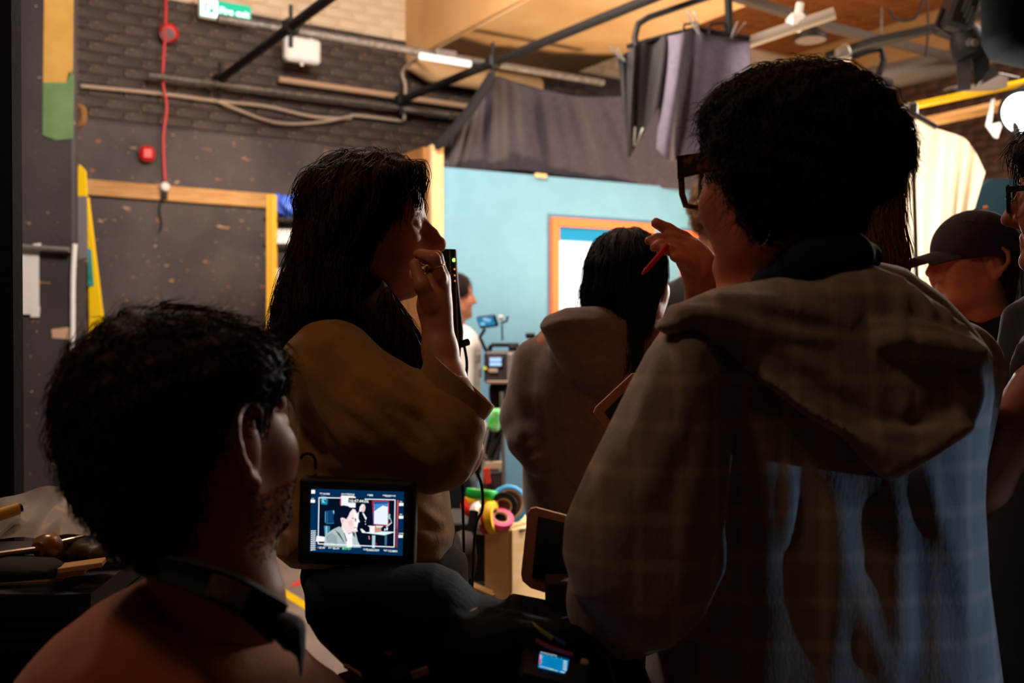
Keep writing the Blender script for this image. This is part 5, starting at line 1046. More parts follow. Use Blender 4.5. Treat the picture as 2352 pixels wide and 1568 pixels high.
st_ = thing('stool', 'plain dark stool under the seated man', 'stool', (-.33, 1.18, 0))
q = M(); q.lathe((-.33, 1.18, .53), (0, 0, 1), [(0, .15), (.01, .165), (.04, .165), (.05, .15)], 28); q.build('seat', BLACKR, st_, True)
for i in range(4): a = math.pi/4+i*math.pi/2; q = M(); q.cyl((-.33+.12*math.cos(a), 1.18+.12*math.sin(a), .53), (-.33+.2*math.cos(a), 1.18+.2*math.sin(a), 0), .014, None, 10); q.build('leg', BLACK, st_, True)

# ---------------------------------------------------------------- B: woman in profile, hand at her mouth
B = person('woman with long brown hair in a mustard shirt, hand held to her mouth', (-.22, 1.66))
hb = Head(P(843, 514, 1.65), (1, .03, 0), -3, 0, .92)
sd = S(.004); hb.shape(sd, nose=1.10, neck_to=P(790, 790, 1.65), neck_r=.05); sd.ell(P(800, 900, 1.66), (.09, .15, .12), None, .06)
# forearm and fist
el = P(1035, 1030, 1.50); wr = P(1003, 735, 1.53)
sd.chain([P(770, 860, 1.52), P(1000, 1050, 1.5), el], [.05, .045, .043], .03)
sd.chain([el, P(1022, 880, 1.51), P(1010, 800, 1.525), wr], [.045, .031, .024, .0195], .02)
pa = P(998, 700, 1.535); kn = P(1007, 644, 1.54)
sd.chain([wr, pa, kn], [.0195, .0215, .019], .02); sd.ell(P(996, 680, 1.56), (.019, .027, .04), None, .02)
F_ = [([(1013, 638, 1.520), (997, 594, 1.515), (959, 584, 1.535)], [.0100, .0095, .0075]), ([(1015, 634, 1.54), (1003, 590, 1.54), (965, 582, 1.555)], [.0105, .0095, .008]),
      ([(1017, 642, 1.56), (1007, 602, 1.565), (975, 596, 1.575)], [.010, .009, .0075]), ([(1011, 656, 1.58), (1005, 622, 1.585), (982, 618, 1.59)], [.009, .008, .007]),
      ([(991, 706, 1.515), (969, 656, 1.505), (952, 606, 1.515)], [.0145, .0115, .0085])]
for pts, rs in F_: sd.chain([P(*p) for p in pts], rs, .006)
sd.run(); sd.build('body', SKIN, B); hb.eyes(B)
q = M(); q.ring(P(1004, 612, 1.519), unit(P(1016, 622, 1.52)-P(1000, 578, 1.515)), .0106, .0012, 24, 6); q.build('finger_ring', mat('gold', (.8, .55, .2), .25, metal=1), B, True)
m_ = M(); m_.tube([hb.w(.0985, -.02, -.064), hb.w(.1045, 0, -.064), hb.w(.0985, .02, -.064)], [.003, .0065, .003], 8); m_.tube([hb.w(.0965, -.018, -.076), hb.w(.1035, 0, -.077), hb.w(.0965, .018, -.076)], [.003, .0075, .003], 8); m_.build('lips', LIP, B, True)
HB = hairmat('brown_hair_long', (.026, .014, .008), (.050, .027, .013)); hb.brows(B, HB)
sh = S(.005)
sh.pillow([(966, 384), (972, 408), (958, 430), (935, 470), (912, 505), (890, 545), (880, 590), (880, 640), (895, 690), (930, 735), (965, 790), (985, 850), (975, 885), (930, 850), (880, 800), (830, 770), (770, 790), (720, 830), (680, 828), (645, 790), (632, 755), (648, 690), (674, 610), (698, 520), (716, 450), (742, 408), (786, 376), (855, 360), (915, 363), (950, 375)], 1.645, .105, .085, .01)
sh.ell(hb.w(-.015, 0, .035), np.array((.098, .086, .082)), hb.R, .03)
sh.pillow([(880, 640), (912, 700), (955, 760), (985, 840), (975, 880), (930, 840), (880, 770), (850, 700)], 1.555, .03, .025, .03)
sh.run(); sh.disp(lambda p: .0035*np.sin(p[:, 0]*120+p[:, 1]*90+6*np.sin(p[:, 2]*14))+.003*np.sin(p[:, 1]*140+4*np.sin(p[:, 2]*20+p[:, 0]*8)))
ve, qe = sh.verts(); sh.v = ve
fb = hair_down(hb.w(.03, 0, .13), -hb.R[0]*.5, .5)
g1 = grow(sh, roots(sh, 2400), fb, 16, .014, .003, .10, .1, .35, .09); g2 = grow(sh, roots(sh, 260, lambda v: (v[:, 0] < P(730, 0, 1.65)[0]) & (v[:, 2] < P(0, 430, 1.65)[2])), lambda p, t: fb(p, t)+V(-.06, 0, 0), 18, .013, .004, .12, .3, .5, .12)
g3 = grow(sh, roots(sh, 90, lambda v: v[:, 2] > P(0, 470, 1.65)[2]), lambda p, t: fb(p, t)+V(-.1, 0, .1), 12, .012, .006, .25, .8, .4, .1)
sh.build('hair', HB, B, [strands(g1, .0008), strands(g2, .0006), strands(g3, .0004)])
MUST = mat('mustard_shirt', srgb(150, 112, 58), .9, c2=srgb(140, 102, 50), scale=30, bump=.1, bscale=260, sheen=.2)
sh = S(.006)
sh.pillow([(690, 800), (760, 760), (850, 770), (950, 800), (1000, 870), (1020, 980), (1024, 1090), (1036, 1160), (1044, 1230), (1030, 1280), (985, 1305), (880, 1310), (760, 1300), (682, 1298), (640, 1262), (645, 1190), (664, 1100), (666, 980), (664, 860)], 1.67, .17, .13, .02)
sh.chain([P(760, 850, 1.53), P(880, 960, 1.50), P(1000, 1035, 1.485)], [.078, .078, .06], .03)
sh.chain([P(1000, 1035, 1.485), P(1022, 980, 1.49), P(1020, 900, 1.50)], [.055, .054, .044], .025)
sh.cone(P(1018, 700, 1.508), .034, P(1022, 850, 1.506), .036, .004, '-')
sh.run()
sh.ridges([([(700, 830), (760, 905), (850, 960)], .012, .007), ([(790, 820), (850, 880), (940, 930), (990, 940)], .012, .008), ([(760, 960), (840, 1010), (930, 1050)], .016, .006), ([(930, 880), (980, 930), (1040, 1000)], .010, .007), ([(960, 860), (1010, 930), (1060, 980)], .009, .006), ([(700, 1040), (800, 1075), (900, 1078)], .016, .006), ([(990, 960), (1030, 1020), (1040, 1080)], .011, .007), ([(1000, 1110), (1020, 1150), (1000, 1180)], .011, -.006), ([(975, 1180), (1010, 1200), (1030, 1190)], .010, .006), ([(950, 1225), (1000, 1240), (1035, 1225)], .010, .006), ([(690, 880), (700, 980), (690, 1060)], .014, .005), ([(830, 960), (900, 1000), (960, 1070)], .012, -.006), ([(870, 1090), (950, 1110), (1000, 1095)], .010, -.007), ([(640, 1210), (665, 1240), (672, 1290)], .008, .005), ([(880, 830), (930, 890), (990, 960), (1010, 1030)], .008, .009), ([(840, 860), (890, 940), (960, 1000), (1000, 1060)], .009, .010), ([(900, 900), (960, 960), (985, 1020)], .007, -.008), ([(800, 900), (870, 980), (950, 1040), (1000, 1075)], .010, .010), ([(760, 880), (800, 950), (870, 1020)], .010, -.009), ([(720, 860), (745, 940), (800, 1020), (880, 1080)], .011, .009), ([(690, 940), (720, 1010), (790, 1060)], .010, -.007), ([(1010, 1000), (1045, 1030), (1055, 1075)], .008, .009), ([(1040, 1000), (1060, 1040), (1050, 1080)], .007, -.007)])
sh.disp(lambda p: .0015*np.sin(p[:, 0]*60+p[:, 2]*90)*np.sin(p[:, 1]*70+p[:, 2]*40)); shB = sh.build('shirt', MUST, B)
G = []; mj = unit(P(1131, 930, 1.5)-P(990, 806, 1.5))
for i in range(13):
    s_ = i/12; c = P(1012, 985, 1.495)*(1-s_)+P(1060, 868, 1.50)*s_; ax1 = unit(V(1, 0, 0)*(1-s_)+mj*s_); r1 = .052*(1-s_)+.0635*s_; r2 = .05*(1-s_)+.046*s_
    G.append([c+ax1*r1*math.cos(a)*(1+.03*math.sin(5*a)*(1-s_))+V(0, 1, 0)*r2*math.sin(a)+V(.2, 0, 1)*.004*math.sin(6*a+1)*(1-s_) for a in np.linspace(0, 2*math.pi, 41)])
q = M(); q.sheet(G, .003); q.build('cuff', MUST, shB, 60)
legs(B, P(888, 1345, 1.68), [V(-.16, 1.59, .47), V(-.18, 1.79, .47)], [V(-.19, 1.59, .09), V(-.22, 1.79, .09)], .122, BLKTROUS, waist=P(870, 1290, 1.68)); shoes(B, [(-.19, 1.59), (-.22, 1.79)], (1, .1))

# ---------------------------------------------------------------- C: hooded sweatshirt, seen from behind
C = person('person with long black hair in a taupe hooded sweatshirt, back turned', (.2, 2.62))
hc = Head(P(1450, 646, 2.60), (.70, .71, 0), 4, 0, .98)
sd = S(.005); hc.shape(sd, neck_to=P(1400, 760, 2.62), neck_r=.05); sd.chain([P(1280, 800, 2.6), P(1400, 760, 2.62), P(1530, 790, 2.7)], [.06, .06, .06], .04); sd.cone(P(1380, 780, 2.62), .08, P(1370, 980, 2.62), .1, .05)
sd.run(); sd.build('body', SKIN, C); hc.eyes(C)
HC = hairmat('black_hair_long', (.007, .0055, .005), (.014, .010, .009)); hc.brows(C, HC)
sh = S(.006); sh.pillow([(1348, 640), (1354, 600), (1378, 562), (1420, 536), (1455, 532), (1495, 552), (1520, 590), (1522, 640), (1505, 690), (1490, 750), (1480, 830), (1455, 884), (1400, 890), (1368, 880), (1376, 800), (1372, 720), (1345, 708), (1340, 670)], 2.57, .11, .085, .01)
sh.ell(hc.w(-.02, 0, .045), (.105, .088, .092), hc.R, .03).run(); sh.disp(lambda p: .003*np.sin(p[:, 0]*120+p[:, 1]*60)); sh.v = sh.verts()[0]
fc = hair_down(hc.w(-.02, 0, .14), (-.2, -.3, 0), .6); g1 = grow(sh, roots(sh, 1500), fc, 14, .016, .003, .1, .1, .15, .1); g2 = grow(sh, roots(sh, 60, lambda v: v[:, 0] < P(1375, 0, 2.6)[0]), lambda p, t: fc(p, t)+V(-.3, 0, 0), 12, .014, .006, .2, .8)
sh.build('hair', HC, C, [strands(g1, .001), strands(g2, .0008)])
TAUPE = mat('taupe_fleece', srgb(112, 90, 78), .95, c2=srgb(100, 80, 70), scale=60, bump=.12, bscale=400, sheen=.3)
sh = S(.008); sh.pillow([(1205, 830), (1240, 760), (1300, 722), (1380, 715), (1470, 715), (1540, 740), (1600, 800), (1620, 900), (1610, 1060), (1600, 1240), (1215, 1225), (1200, 1140), (1200, 1000), (1190, 900)], 2.64, .15, .12, .03)
sh.chain([P(1232, 830, 2.62), P(1200, 960, 2.60), P(1212, 1010, 2.56), P(1232, 1060, 2.52)], [.062, .056, .05, .036], .02); sh.chain([P(1560, 830, 2.66), P(1600, 1000, 2.7), P(1560, 1040, 2.9)], [.065, .055, .04], .02)
sh.pillow([(1238, 748), (1252, 726), (1300, 706), (1380, 702), (1450, 730), (1452, 820), (1440, 870), (1400, 905), (1350, 905), (1305, 875), (1262, 800)], 2.50, .055, .05, .02)
sh.run(); sh.ridges([([(1246, 752), (1300, 740), (1372, 738)], .012, .008), ([(1248, 770), (1290, 770), (1360, 800)], .012, -.008), ([(1262, 800), (1290, 860), (1345, 905)], .010, -.010), ([(1300, 790), (1340, 830), (1390, 830)], .012, .006), ([(1205, 940), (1225, 1000), (1240, 1060)], .012, -.006), ([(1180, 880), (1195, 980), (1190, 1040)], .012, .005), ([(1240, 880), (1250, 980), (1245, 1150)], .014, -.006), ([(1170, 1000), (1200, 1030), (1230, 1020)], .01, .005), ([(1380, 1000), (1420, 1060), (1470, 1090)], .02, .006)])
sh.build('hooded_sweatshirt', TAUPE, C)
legs(C, V(.24, 2.66, .86), [V(.16, 2.62, .47), V(.33, 2.64, .47)], [V(.15, 2.66, .09), V(.34, 2.68, .09)], .155, BLKTROUS, waist=V(.24, 2.66, 1.0)); shoes(C, [(.15, 2.66), (.34, 2.68)], (.1, 1))

# ---------------------------------------------------------------- D: big foreground figure in a light jacket
D = person('tall person with short curly dark hair and pale hooded jacket, seen from behind', (.42, 1.36))
hd = Head(P(1806, 402, 1.33), (-.72, .69, 0), -2, 0, 1.09)
sd = S(.004); hd.shape(sd, neck_to=P(1850, 700, 1.34), neck_r=.056, nose=.95)
sd.chain([P(1620, 800, 1.36), P(1850, 720, 1.36), P(2130, 800, 1.42)], [.06, .06, .06], .05)
sd.cone(P(1860, 760, 1.38), .09, P(1870, 1000, 1.38), .1, .05)
eD = P(1420, 1330, 1.36); sd.chain([P(1600, 830, 1.33), P(1480, 1100, 1.29), eD], [.05, .045, .042], .03)
# left forearm rising in front of the chest, open hand with bent fingers
wD = P(1612, 668, 1.56); sd.chain([eD, P(1530, 960, 1.52), P(1600, 760, 1.565), wD], [.042, .038, .028, .0225], .02)
sd.chain([wD, P(1606, 622, 1.555), P(1592, 578, 1.55)], [.0235, .024, .019], .015); sd.cone(P(1610, 600, 1.55), .020, P(1570, 578, 1.55), .014, .015); sd.cone(P(1602, 630, 1.54), .016, P(1574, 600, 1.54), .013, .015)
for pts, rs in [([(1608, 580, 1.56), (1570, 548, 1.56), (1535, 527, 1.555), (1507, 512, 1.55)], [.0155, .0115, .0098, .0085]),
                ([(1590, 566, 1.55), (1545, 546, 1.545), (1510, 548, 1.54), (1490, 553, 1.535)], [.0115, .0092, .0082, .0070]),
                ([(1588, 582, 1.54), (1548, 564, 1.53), (1516, 562, 1.525), (1502, 568, 1.525)], [.0112, .0092, .0082, .007]),
                ([(1586, 596, 1.53), (1556, 580, 1.52), (1534, 572, 1.515), (1524, 577, 1.515)], [.0105, .0085, .0075, .0065]),
                ([(1592, 610, 1.525), (1572, 598, 1.515), (1556, 592, 1.51), (1546, 590, 1.51)], [.0095, .0078, .007, .006])]: sd.chain([P(*p) for p in pts], rs, .005)
# right hand folded below the chin
wD2 = P(1740, 720, 1.62); sd.chain([P(2100, 880, 1.45), P(1990, 1050, 1.6), P(1840, 880, 1.66), wD2], [.05, .042, .034, .026], .02); sd.chain([wD2, P(1700, 660, 1.60), P(1672, 622, 1.59)], [.026, .026, .02], .015)
for i, pts in enumerate([[(1676, 640, 1.57), (1650, 606, 1.565), (1642, 640, 1.56)], [(1690, 630, 1.575), (1666, 600, 1.57), (1656, 640, 1.56)], [(1708, 632, 1.58), (1690, 608, 1.58), (1680, 645, 1.565)], [(1722, 645, 1.585), (1712, 625, 1.585), (1702, 655, 1.57)]]): sd.chain([P(*p) for p in pts], [.0105, .009, .0075], .006)
sd.run(); sd.build('body', SKINR, D); hd.eyes(D)
HD = hairmat('dark_curly_hair', (.012, .007, .005), (.026, .014, .009)); hd.brows(D, HD)
sh = S(.005)
sh.pillow([(1652, 300), (1628, 268), (1634, 240), (1665, 206), (1722, 176), (1800, 156), (1880, 158), (1958, 186), (2014, 234), (2042, 300), (2064, 345), (2056, 388), (2034, 414), (2040, 436), (2018, 446), (1995, 446), (1978, 470), (1958, 550), (1900, 592), (1810, 590), (1745, 560), (1712, 530), (1695, 470), (1668, 430), (1655, 390), (1650, 345)], 1.325, .115, .10, .01)
sh.ell(hd.w(-.015, 0, .045), np.array((.106, .09, .074))*1.07, hd.R, .03); sh.ell(P(1996, 350, 1.30), (.038, .05, .05), None, .03)
sh.chain([hd.w(.03, .075, .06), hd.w(.006, .09, .025), hd.w(-.008, .094, -.012), hd.w(-.02, .086, -.07)], [.026, .027, .027, .018], .02); sh.run()
sh.disp(lambda p: .005*np.sin(p[:, 0]*85+4*np.sin(p[:, 2]*35))*np.sin(p[:, 2]*75+p[:, 1]*50)); sh.v = sh.verts()[0]
fd = hair_down(hd.w(-.02, 0, .16), -hd.R[0]*.2, .7)
g1 = grow(sh, roots(sh, 2600), fd, 12, .008, .003, .3, .25, .7, .03)
g2 = grow(sh, roots(sh, 420, lambda v: v[:, 0] < P(1700, 0, 1.33)[0]), lambda p, t: fd(p, t)*.5+V(-.8, .1, .25-.9*t), 11, .007, .004, .5, .9, 1.0, .025)
g3 = grow(sh, roots(sh, 420, lambda v: v[:, 0] > P(2005, 0, 1.33)[0]), lambda p, t: fd(p, t)*.6+V(.35*(1-2.2*t), 0, -.3), 11, .006, .004, .5, .9, 1.2, .028)
sh.build('hair', HD, D, [strands(g1, .0008), strands(g2, .0006), strands(g3, .0006)])
JK = mat('pale_denim_jacket', srgb(132, 118, 110), .85, c2=srgb(108, 94, 86), scale=16, stretch=(1, 1, .35), bump=.1, bscale=240, sheen=.25)
def plaid(m, c):
    """faint woven check in the jacket cloth"""
    nt = m.node_tree; b = nt.nodes['Principled BSDF']; src = b.inputs['Base Color'].links[0].from_socket
    tc = nt.nodes.new('ShaderNodeTexCoord'); sx = nt.nodes.new('ShaderNodeSeparateXYZ'); nt.links.new(tc.outputs['Object'], sx.inputs[0]); fac = None
    for ax, per in ((0, .047), (2, .055)):
        ml = nt.nodes.new('ShaderNodeMath'); ml.operation = 'MULTIPLY'; ml.inputs[1].default_value = 6.2832/per; nt.links.new(sx.outputs[ax], ml.inputs[0])
        sn = nt.nodes.new('ShaderNodeMath'); sn.operation = 'SINE'; nt.links.new(ml.outputs[0], sn.inputs[0])
        mr = nt.nodes.new('ShaderNodeMapRange'); mr.inputs[1].default_value = .55; mr.inputs[2].default_value = .95; mr.inputs[4].default_value = .28; nt.links.new(sn.outputs[0], mr.inputs[0])
        if fac is None: fac = mr.outputs[0]
        else:
            ad = nt.nodes.new('ShaderNodeMath'); nt.links.new(fac, ad.inputs[0]); nt.links.new(mr.outputs[0], ad.inputs[1]); fac = ad.outputs[0]
    x = nt.nodes.new('ShaderNodeMix'); x.data_type = 'RGBA'; nt.links.new(fac, x.inputs['Factor']); nt.links.new(src, x.inputs['A']); x.inputs['B'].default_value = (*c, 1); nt.links.new(x.outputs['Result'], b.inputs['Base Color'])
plaid(JK, srgb(176, 150, 128))
sh = S(.006)
sh.pillow([(1600, 690), (1700, 640), (1800, 612), (1900, 604), (1990, 600), (2050, 612), (2130, 668), (2190, 730), (2240, 800), (2246, 900), (2232, 1000), (2226, 1130), (2236, 1300), (2256, 1450), (2276, 1600), (2290, 1800), (1470, 1800), (1485, 1560), (1500, 1300), (1500, 1000), (1480, 820), (1540, 730)], 1.40, .17, .13, .02)
sh.pillow([(1545, 745), (1620, 745), (1668, 850), (1680, 1000), (1672, 1150), (1660, 1300), (1610, 1410), (1535, 1480), (1475, 1488), (1395, 1440), (1318, 1360), (1292, 1275), (1297, 1195), (1345, 1085), (1395, 985), (1444, 886), (1490, 800)], 1.265, .085, .07, .02)
sh.cone(P(1430, 1380, 1.32), .075, P(1500, 1050, 1.47), .055, .03)
sh.cone(P(2180, 850, 1.45), .075, P(2140, 1120, 1.55), .07, .03); sh.cone(P(2140, 1120, 1.55), .06, P(1960, 1080, 1.66), .045, .03)
sh.run(); sh.pr = []
sh.ridges([(l_, w_*1.7, a_*.42) if l_[0][0] > 1900 else (l_, w_, a_) for l_, w_, a_ in [([(1690, 1010), (1672, 1200), (1640, 1330)], .010, -.012), ([(1440, 880), (1500, 880), (1540, 910)], .004, .003), ([(1520, 800), (1500, 900), (1440, 1040)], .016, .006), ([(1570, 820), (1560, 960), (1500, 1120)], .018, .006), ([(1620, 900), (1610, 1060), (1560, 1260)], .018, .005), ([(1400, 1040), (1360, 1180), (1360, 1320)], .018, .005), ([(1480, 1180), (1450, 1300), (1470, 1420)], .018, -.006),
           ([(1920, 1120), (1925, 1300), (1915, 1560)], .012, .014), ([(1990, 1130), (2020, 1250), (2040, 1320)], .010, -.011), ([(2060, 1110), (2062, 1300), (2075, 1500)], .011, .012), ([(2000, 1240), (2035, 1300), (2045, 1330)], .007, .008), ([(2120, 1060), (2150, 1180), (2180, 1260)], .010, .012), ([(2100, 1300), (2120, 1400), (2110, 1560)], .014, -.010), ([(2200, 1060), (2205, 1250), (2225, 1450)], .012, .010), ([(1960, 1300), (1990, 1440), (2050, 1560)], .012, .012), ([(2170, 1300), (2190, 1420), (2200, 1567)], .012, -.010), ([(2020, 1360), (2060, 1450), (2075, 1520)], .010, .010), ([(1810, 1080), (1808, 1160), (1800, 1240)], .009, .010), ([(1830, 1000), (1840, 1100), (1820, 1300)], .014, -.006), ([(1740, 1000), (1760, 1150), (1750, 1350)], .016, .005)]])
jk = sh.build('jacket', JK, D)
sh = S(.005)   # hood hanging down the back
sh.pillow([(1500, 752), (1545, 702), (1640, 662), (1760, 640), (1900, 612), (2000, 604), (2062, 628), (2150, 690), (2262, 790), (2270, 830), (2258, 920), (2218, 998), (2120, 1056), (2032, 1102), (1985, 1058), (1935, 1000), (1850, 955), (1750, 880), (1660, 800), (1580, 762), (1530, 770)], 1.235, .045, .042, .01, slope=.10, tilt=.03)
sh.pillow([(2005, 744), (2140, 752), (2262, 792), (2268, 832), (2200, 836), (2100, 826), (2010, 800)], 1.20, .03, .022, .015, tilt=.06)
sh.pillow([(1760, 870), (1850, 930), (1960, 985), (2100, 1010), (2200, 960), (2230, 980), (2120, 1050), (2032, 1098), (1985, 1055), (1935, 998), (1850, 952)], 1.19, .028, .02, .02)
sh.run()
R_ = [([(1540, 710), (1640, 720), (1780, 760), (1900, 780)], .010, .010), ([(1560, 740), (1660, 760), (1800, 820), (1900, 880)], .012, -.009), ([(1650, 680), (1780, 700), (1920, 730)], .012, .008), ([(1760, 850), (1880, 930), (2000, 985), (2120, 1000), (2200, 960)], .010, .010), ([(1790, 800), (1880, 850), (1950, 900)], .012, .007), ([(2070, 640), (2072, 720), (2066, 790), (2064, 870)], .007, .012), ([(1940, 690), (1965, 720), (1950, 745)], .006, .006), ([(2100, 660), (2135, 710), (2130, 735)], .007, .007), ([(2150, 690), (2175, 720), (2185, 745)], .006, .007), ([(2180, 700), (2205, 735), (2215, 760)], .006, .007), ([(2000, 742), (2120, 748), (2265, 790)], .005, .008), ([(2000, 805), (2110, 820), (2262, 845)], .006, -.010),
      ([(2180, 840), (2200, 890), (2235, 940)], .009, .011), ([(2110, 860), (2120, 900), (2112, 930)], .007, .010), ([(2130, 870), (2150, 900), (2165, 915)], .006, .008), ([(2080, 830), (2082, 900), (2068, 970)], .008, .010), ([(2030, 1090), (2100, 1060), (2210, 1000)], .008, .008), ([(2000, 960), (2080, 975), (2200, 980)], .009, -.010), ([(2240, 850), (2248, 900), (2238, 950)], .007, .009)]
for i in range(16):
    x = 2012+i*16; y = 792+i*3; R_.append(([(x+6, y-32), (x+2, y-10), (x-2, y+14), (x-8, y+44)], .0035, .005))
    R_.append(([(x+12, y-26), (x+9, y), (x+7, y+24)], .003, -.004))
sh.ridges(R_); sh.build('hood', JK, jk)
# collar of the black top under the jacket
sb = S(.005); sb.chain([P(1770, 660, 1.27), P(1850, 612, 1.24), P(1940, 590, 1.25), P(1990, 590, 1.30)], [.022, .03, .03, .02], .02); sb.chain([P(1770, 660, 1.27), P(1740, 680, 1.35)], [.022, .02], .02); sb.build('black_collar', mat('black_knit', (.006, .006, .007), .95), D)
q = M(); q.ring(hd.w(-.012, .09, -.075), hd.R[1]*.7+hd.R[0]*.3, .021, .0009, 32, 6); q.build('hoop_earring', mat('silver', (.8, .78, .75), .2, metal=1), D, True)
legs(D, V(.43, 1.42, .82), [V(.33, 1.40, .46), V(.54, 1.42, .46)], [V(.32, 1.42, .09), V(.55, 1.44, .09)], .16, BLKTROUS, waist=V(.43, 1.42, .95)); shoes(D, [(.32, 1.44), (.55, 1.46)], (-.1, 1))

# spectacles
def spectacles(label, hd, m, lensm, wd=.056, ht=.046, th=.0042, tm=.011, rimfill=1):
    t = thing('spectacles', label, 'glasses', hd.w(.115, 0, -.03)); x0 = .118
    for q in (-1, 1):
        cy = q*.034; r = []
        for a, b in [(-1, .85), (-.85, 1), (.85, 1), (1, .85), (.92, -.5), (.62, -.95), (-.55, -.95), (-.88, -.5)]: r.append(hd.w(x0-.006*abs(a*wd/2+cy)/.06, cy+q*a*wd/2, b*ht/2))
        g = M(); g.tube(r+[r[0]], [th*hd.s]*9, 8, False, .8); rim = g.build('rim', m, t, 60)
        g = M(); g.prism(r, hd.R[0]*.0012); g.build('lens', lensm, rim)
        g = M(); A_, B_ = hd.w(x0-.004, q*.064, ht*.33), hd.w(-.01, q*.082, ht*.26); d = unit(B_-A_)
        for (p, q_), (hh, h2) in (((A_, A_*.3+B_*.7), (tm, tm*.7)), ((A_*.3+B_*.7, hd.w(-.03, q*.083, -.02)), (tm*.7, tm*.35))):
            u = hd.R[2]*hd.s; l = hd.R[1]*hd.s*.0022; g.add([p+u*hh+l, p-u*hh+l, p-u*hh-l, p+u*hh-l, q_+u*h2+l, q_-u*h2+l, q_-u*h2-l, q_+u*h2-l], [(0, 1, 2, 3), (7, 6, 5, 4), (0, 4, 5, 1), (1, 5, 6, 2), (2, 6, 7, 3), (3, 7, 4, 0)])
        g.build('temple', m, t)
    g = M(); g.tube([hd.w(x0, -.007, .006), hd.w(x0+.003, 0, .009), hd.w(x0, .007, .006)], .0036, 8); g.build('bridge', m, t, True); return t
GLASS = mat('clear_lens', (1, 1, 1), .02, trans=1, spec=.5, alpha=.25)
TORT = mat('tortoiseshell', (.02, .01, .006), .25, c2=(.22, .07, .015), scale=70, spec=.5, lo=.5, hi=.7)
spectacles('chunky tortoiseshell spectacles on the curly dark haired person', hd, TORT, GLASS, .056, .058, .0045, .0145)
# pen in the raised hand
q = M(); q.tube([P(1532, 562, 1.51), P(1518, 582, 1.505), P(1486, 618, 1.49), P(1474, 630, 1.485)], [.004, .0048, .0042, .0012], 8)
setp(place(q.build('red_pen', mat('red_pen', srgb(190, 20, 50), .3), None, True)), 'red pen pinched in the raised hand', 'pen')

# ---------------------------------------------------------------- E: person in a dark cap, far right
E = person('person in a dark baseball cap and black top facing left', (1.2, 2.6))
he = Head(P(2236, 600, 2.55), (-.96, -.14, 0), 0, 0, 1.0)
sd = S(.005); he.shape(sd, neck_to=P(2262, 720, 2.56), neck_r=.05); sd.cone(P(2262, 740, 2.6), .06, P(2270, 900, 2.62), .08, .05); sd.run(); sd.build('body', SKIN, E); he.eyes(E)
HE = hairmat('dark_hair_tied', (.03, .014, .007), (.06, .026, .012)); he.brows(E, HE)
sh = S(.006); sh.ell(he.w(-.03, 0, .0), (.085, .083, .085), he.R, .02); sh.ell(he.w(-.075, 0, -.07), (.03, .05, .06), he.R, .03); sh.run(); sh.v = sh.verts()[0]
sh.build('hair', HE, E, [strands(grow(sh, roots(sh, 400), lambda p, t: DOWN+he.R[0]*-.3, 9, .008, .003, .2), .0008)])
CAPM = mat('dark_cap_cloth', srgb(46, 40, 46), .9, c2=srgb(38, 33, 38), scale=40, bump=.1, bscale=300)
sh = S(.004); sh.ell(he.w(-.006, 0, .03), (.114, .094, .102), he.R, .01); sh.ell(he.w(-.01, 0, -.03), (.12, .12, .05), he.R, .004, '-'); cap = sh.build('cap', CAPM, E)
br = M(); G = []
for i in range(9):
    a = (i/8-.5)*2; G.append([he.w(.075+j*.019-.035*a*a*(1-.3*j/5), a*(.07-.003*j), .032-.02*abs(a)**2-.0055*j) for j in range(6)])
br.sheet(G, .004); br.build('brim', CAPM, cap, 60)
q = M(); q.lathe(he.w(-.008, 0, .131), he.R[2], [(0, .008), (.003, .007), (.004, .001)], 12); q.build('button', CAPM, cap, True)
q = M(); q.box(he.w(.052, .062, .098), (.03, .002, .012), [he.R[0], he.R[1]*.75+he.R[2]*.6, he.R[2]*.75-he.R[1]*.6]); q.build('emblem', mat('cap_emblem', srgb(84, 70, 72), .8), cap)
BLKTOP = mat('black_top', (.009, .009, .011), .9, bump=.06, bscale=240)
sh = S(.01); sh.pillow([(2175, 720), (2210, 690), (2260, 680), (2330, 690), (2400, 740), (2430, 900), (2420, 1250), (2190, 1250), (2180, 1000), (2160, 820)], 2.62, .14, .11, .03); sh.chain([P(2190, 780, 2.55), P(2150, 960, 2.5), P(2230, 990, 2.35)], [.06, .05, .04], .03); sh.build('top', BLKTOP, E)
legs(E, V(1.28, 2.64, .86), [V(1.2, 2.6, .46), V(1.36, 2.62, .46)], [V(1.2, 2.62, .09), V(1.36, 2.64, .09)], .15, BLKTROUS, waist=V(1.28, 2.64, 1.0)); shoes(E, [(1.2, 2.6), (1.36, 2.62)], (-1, -.4))

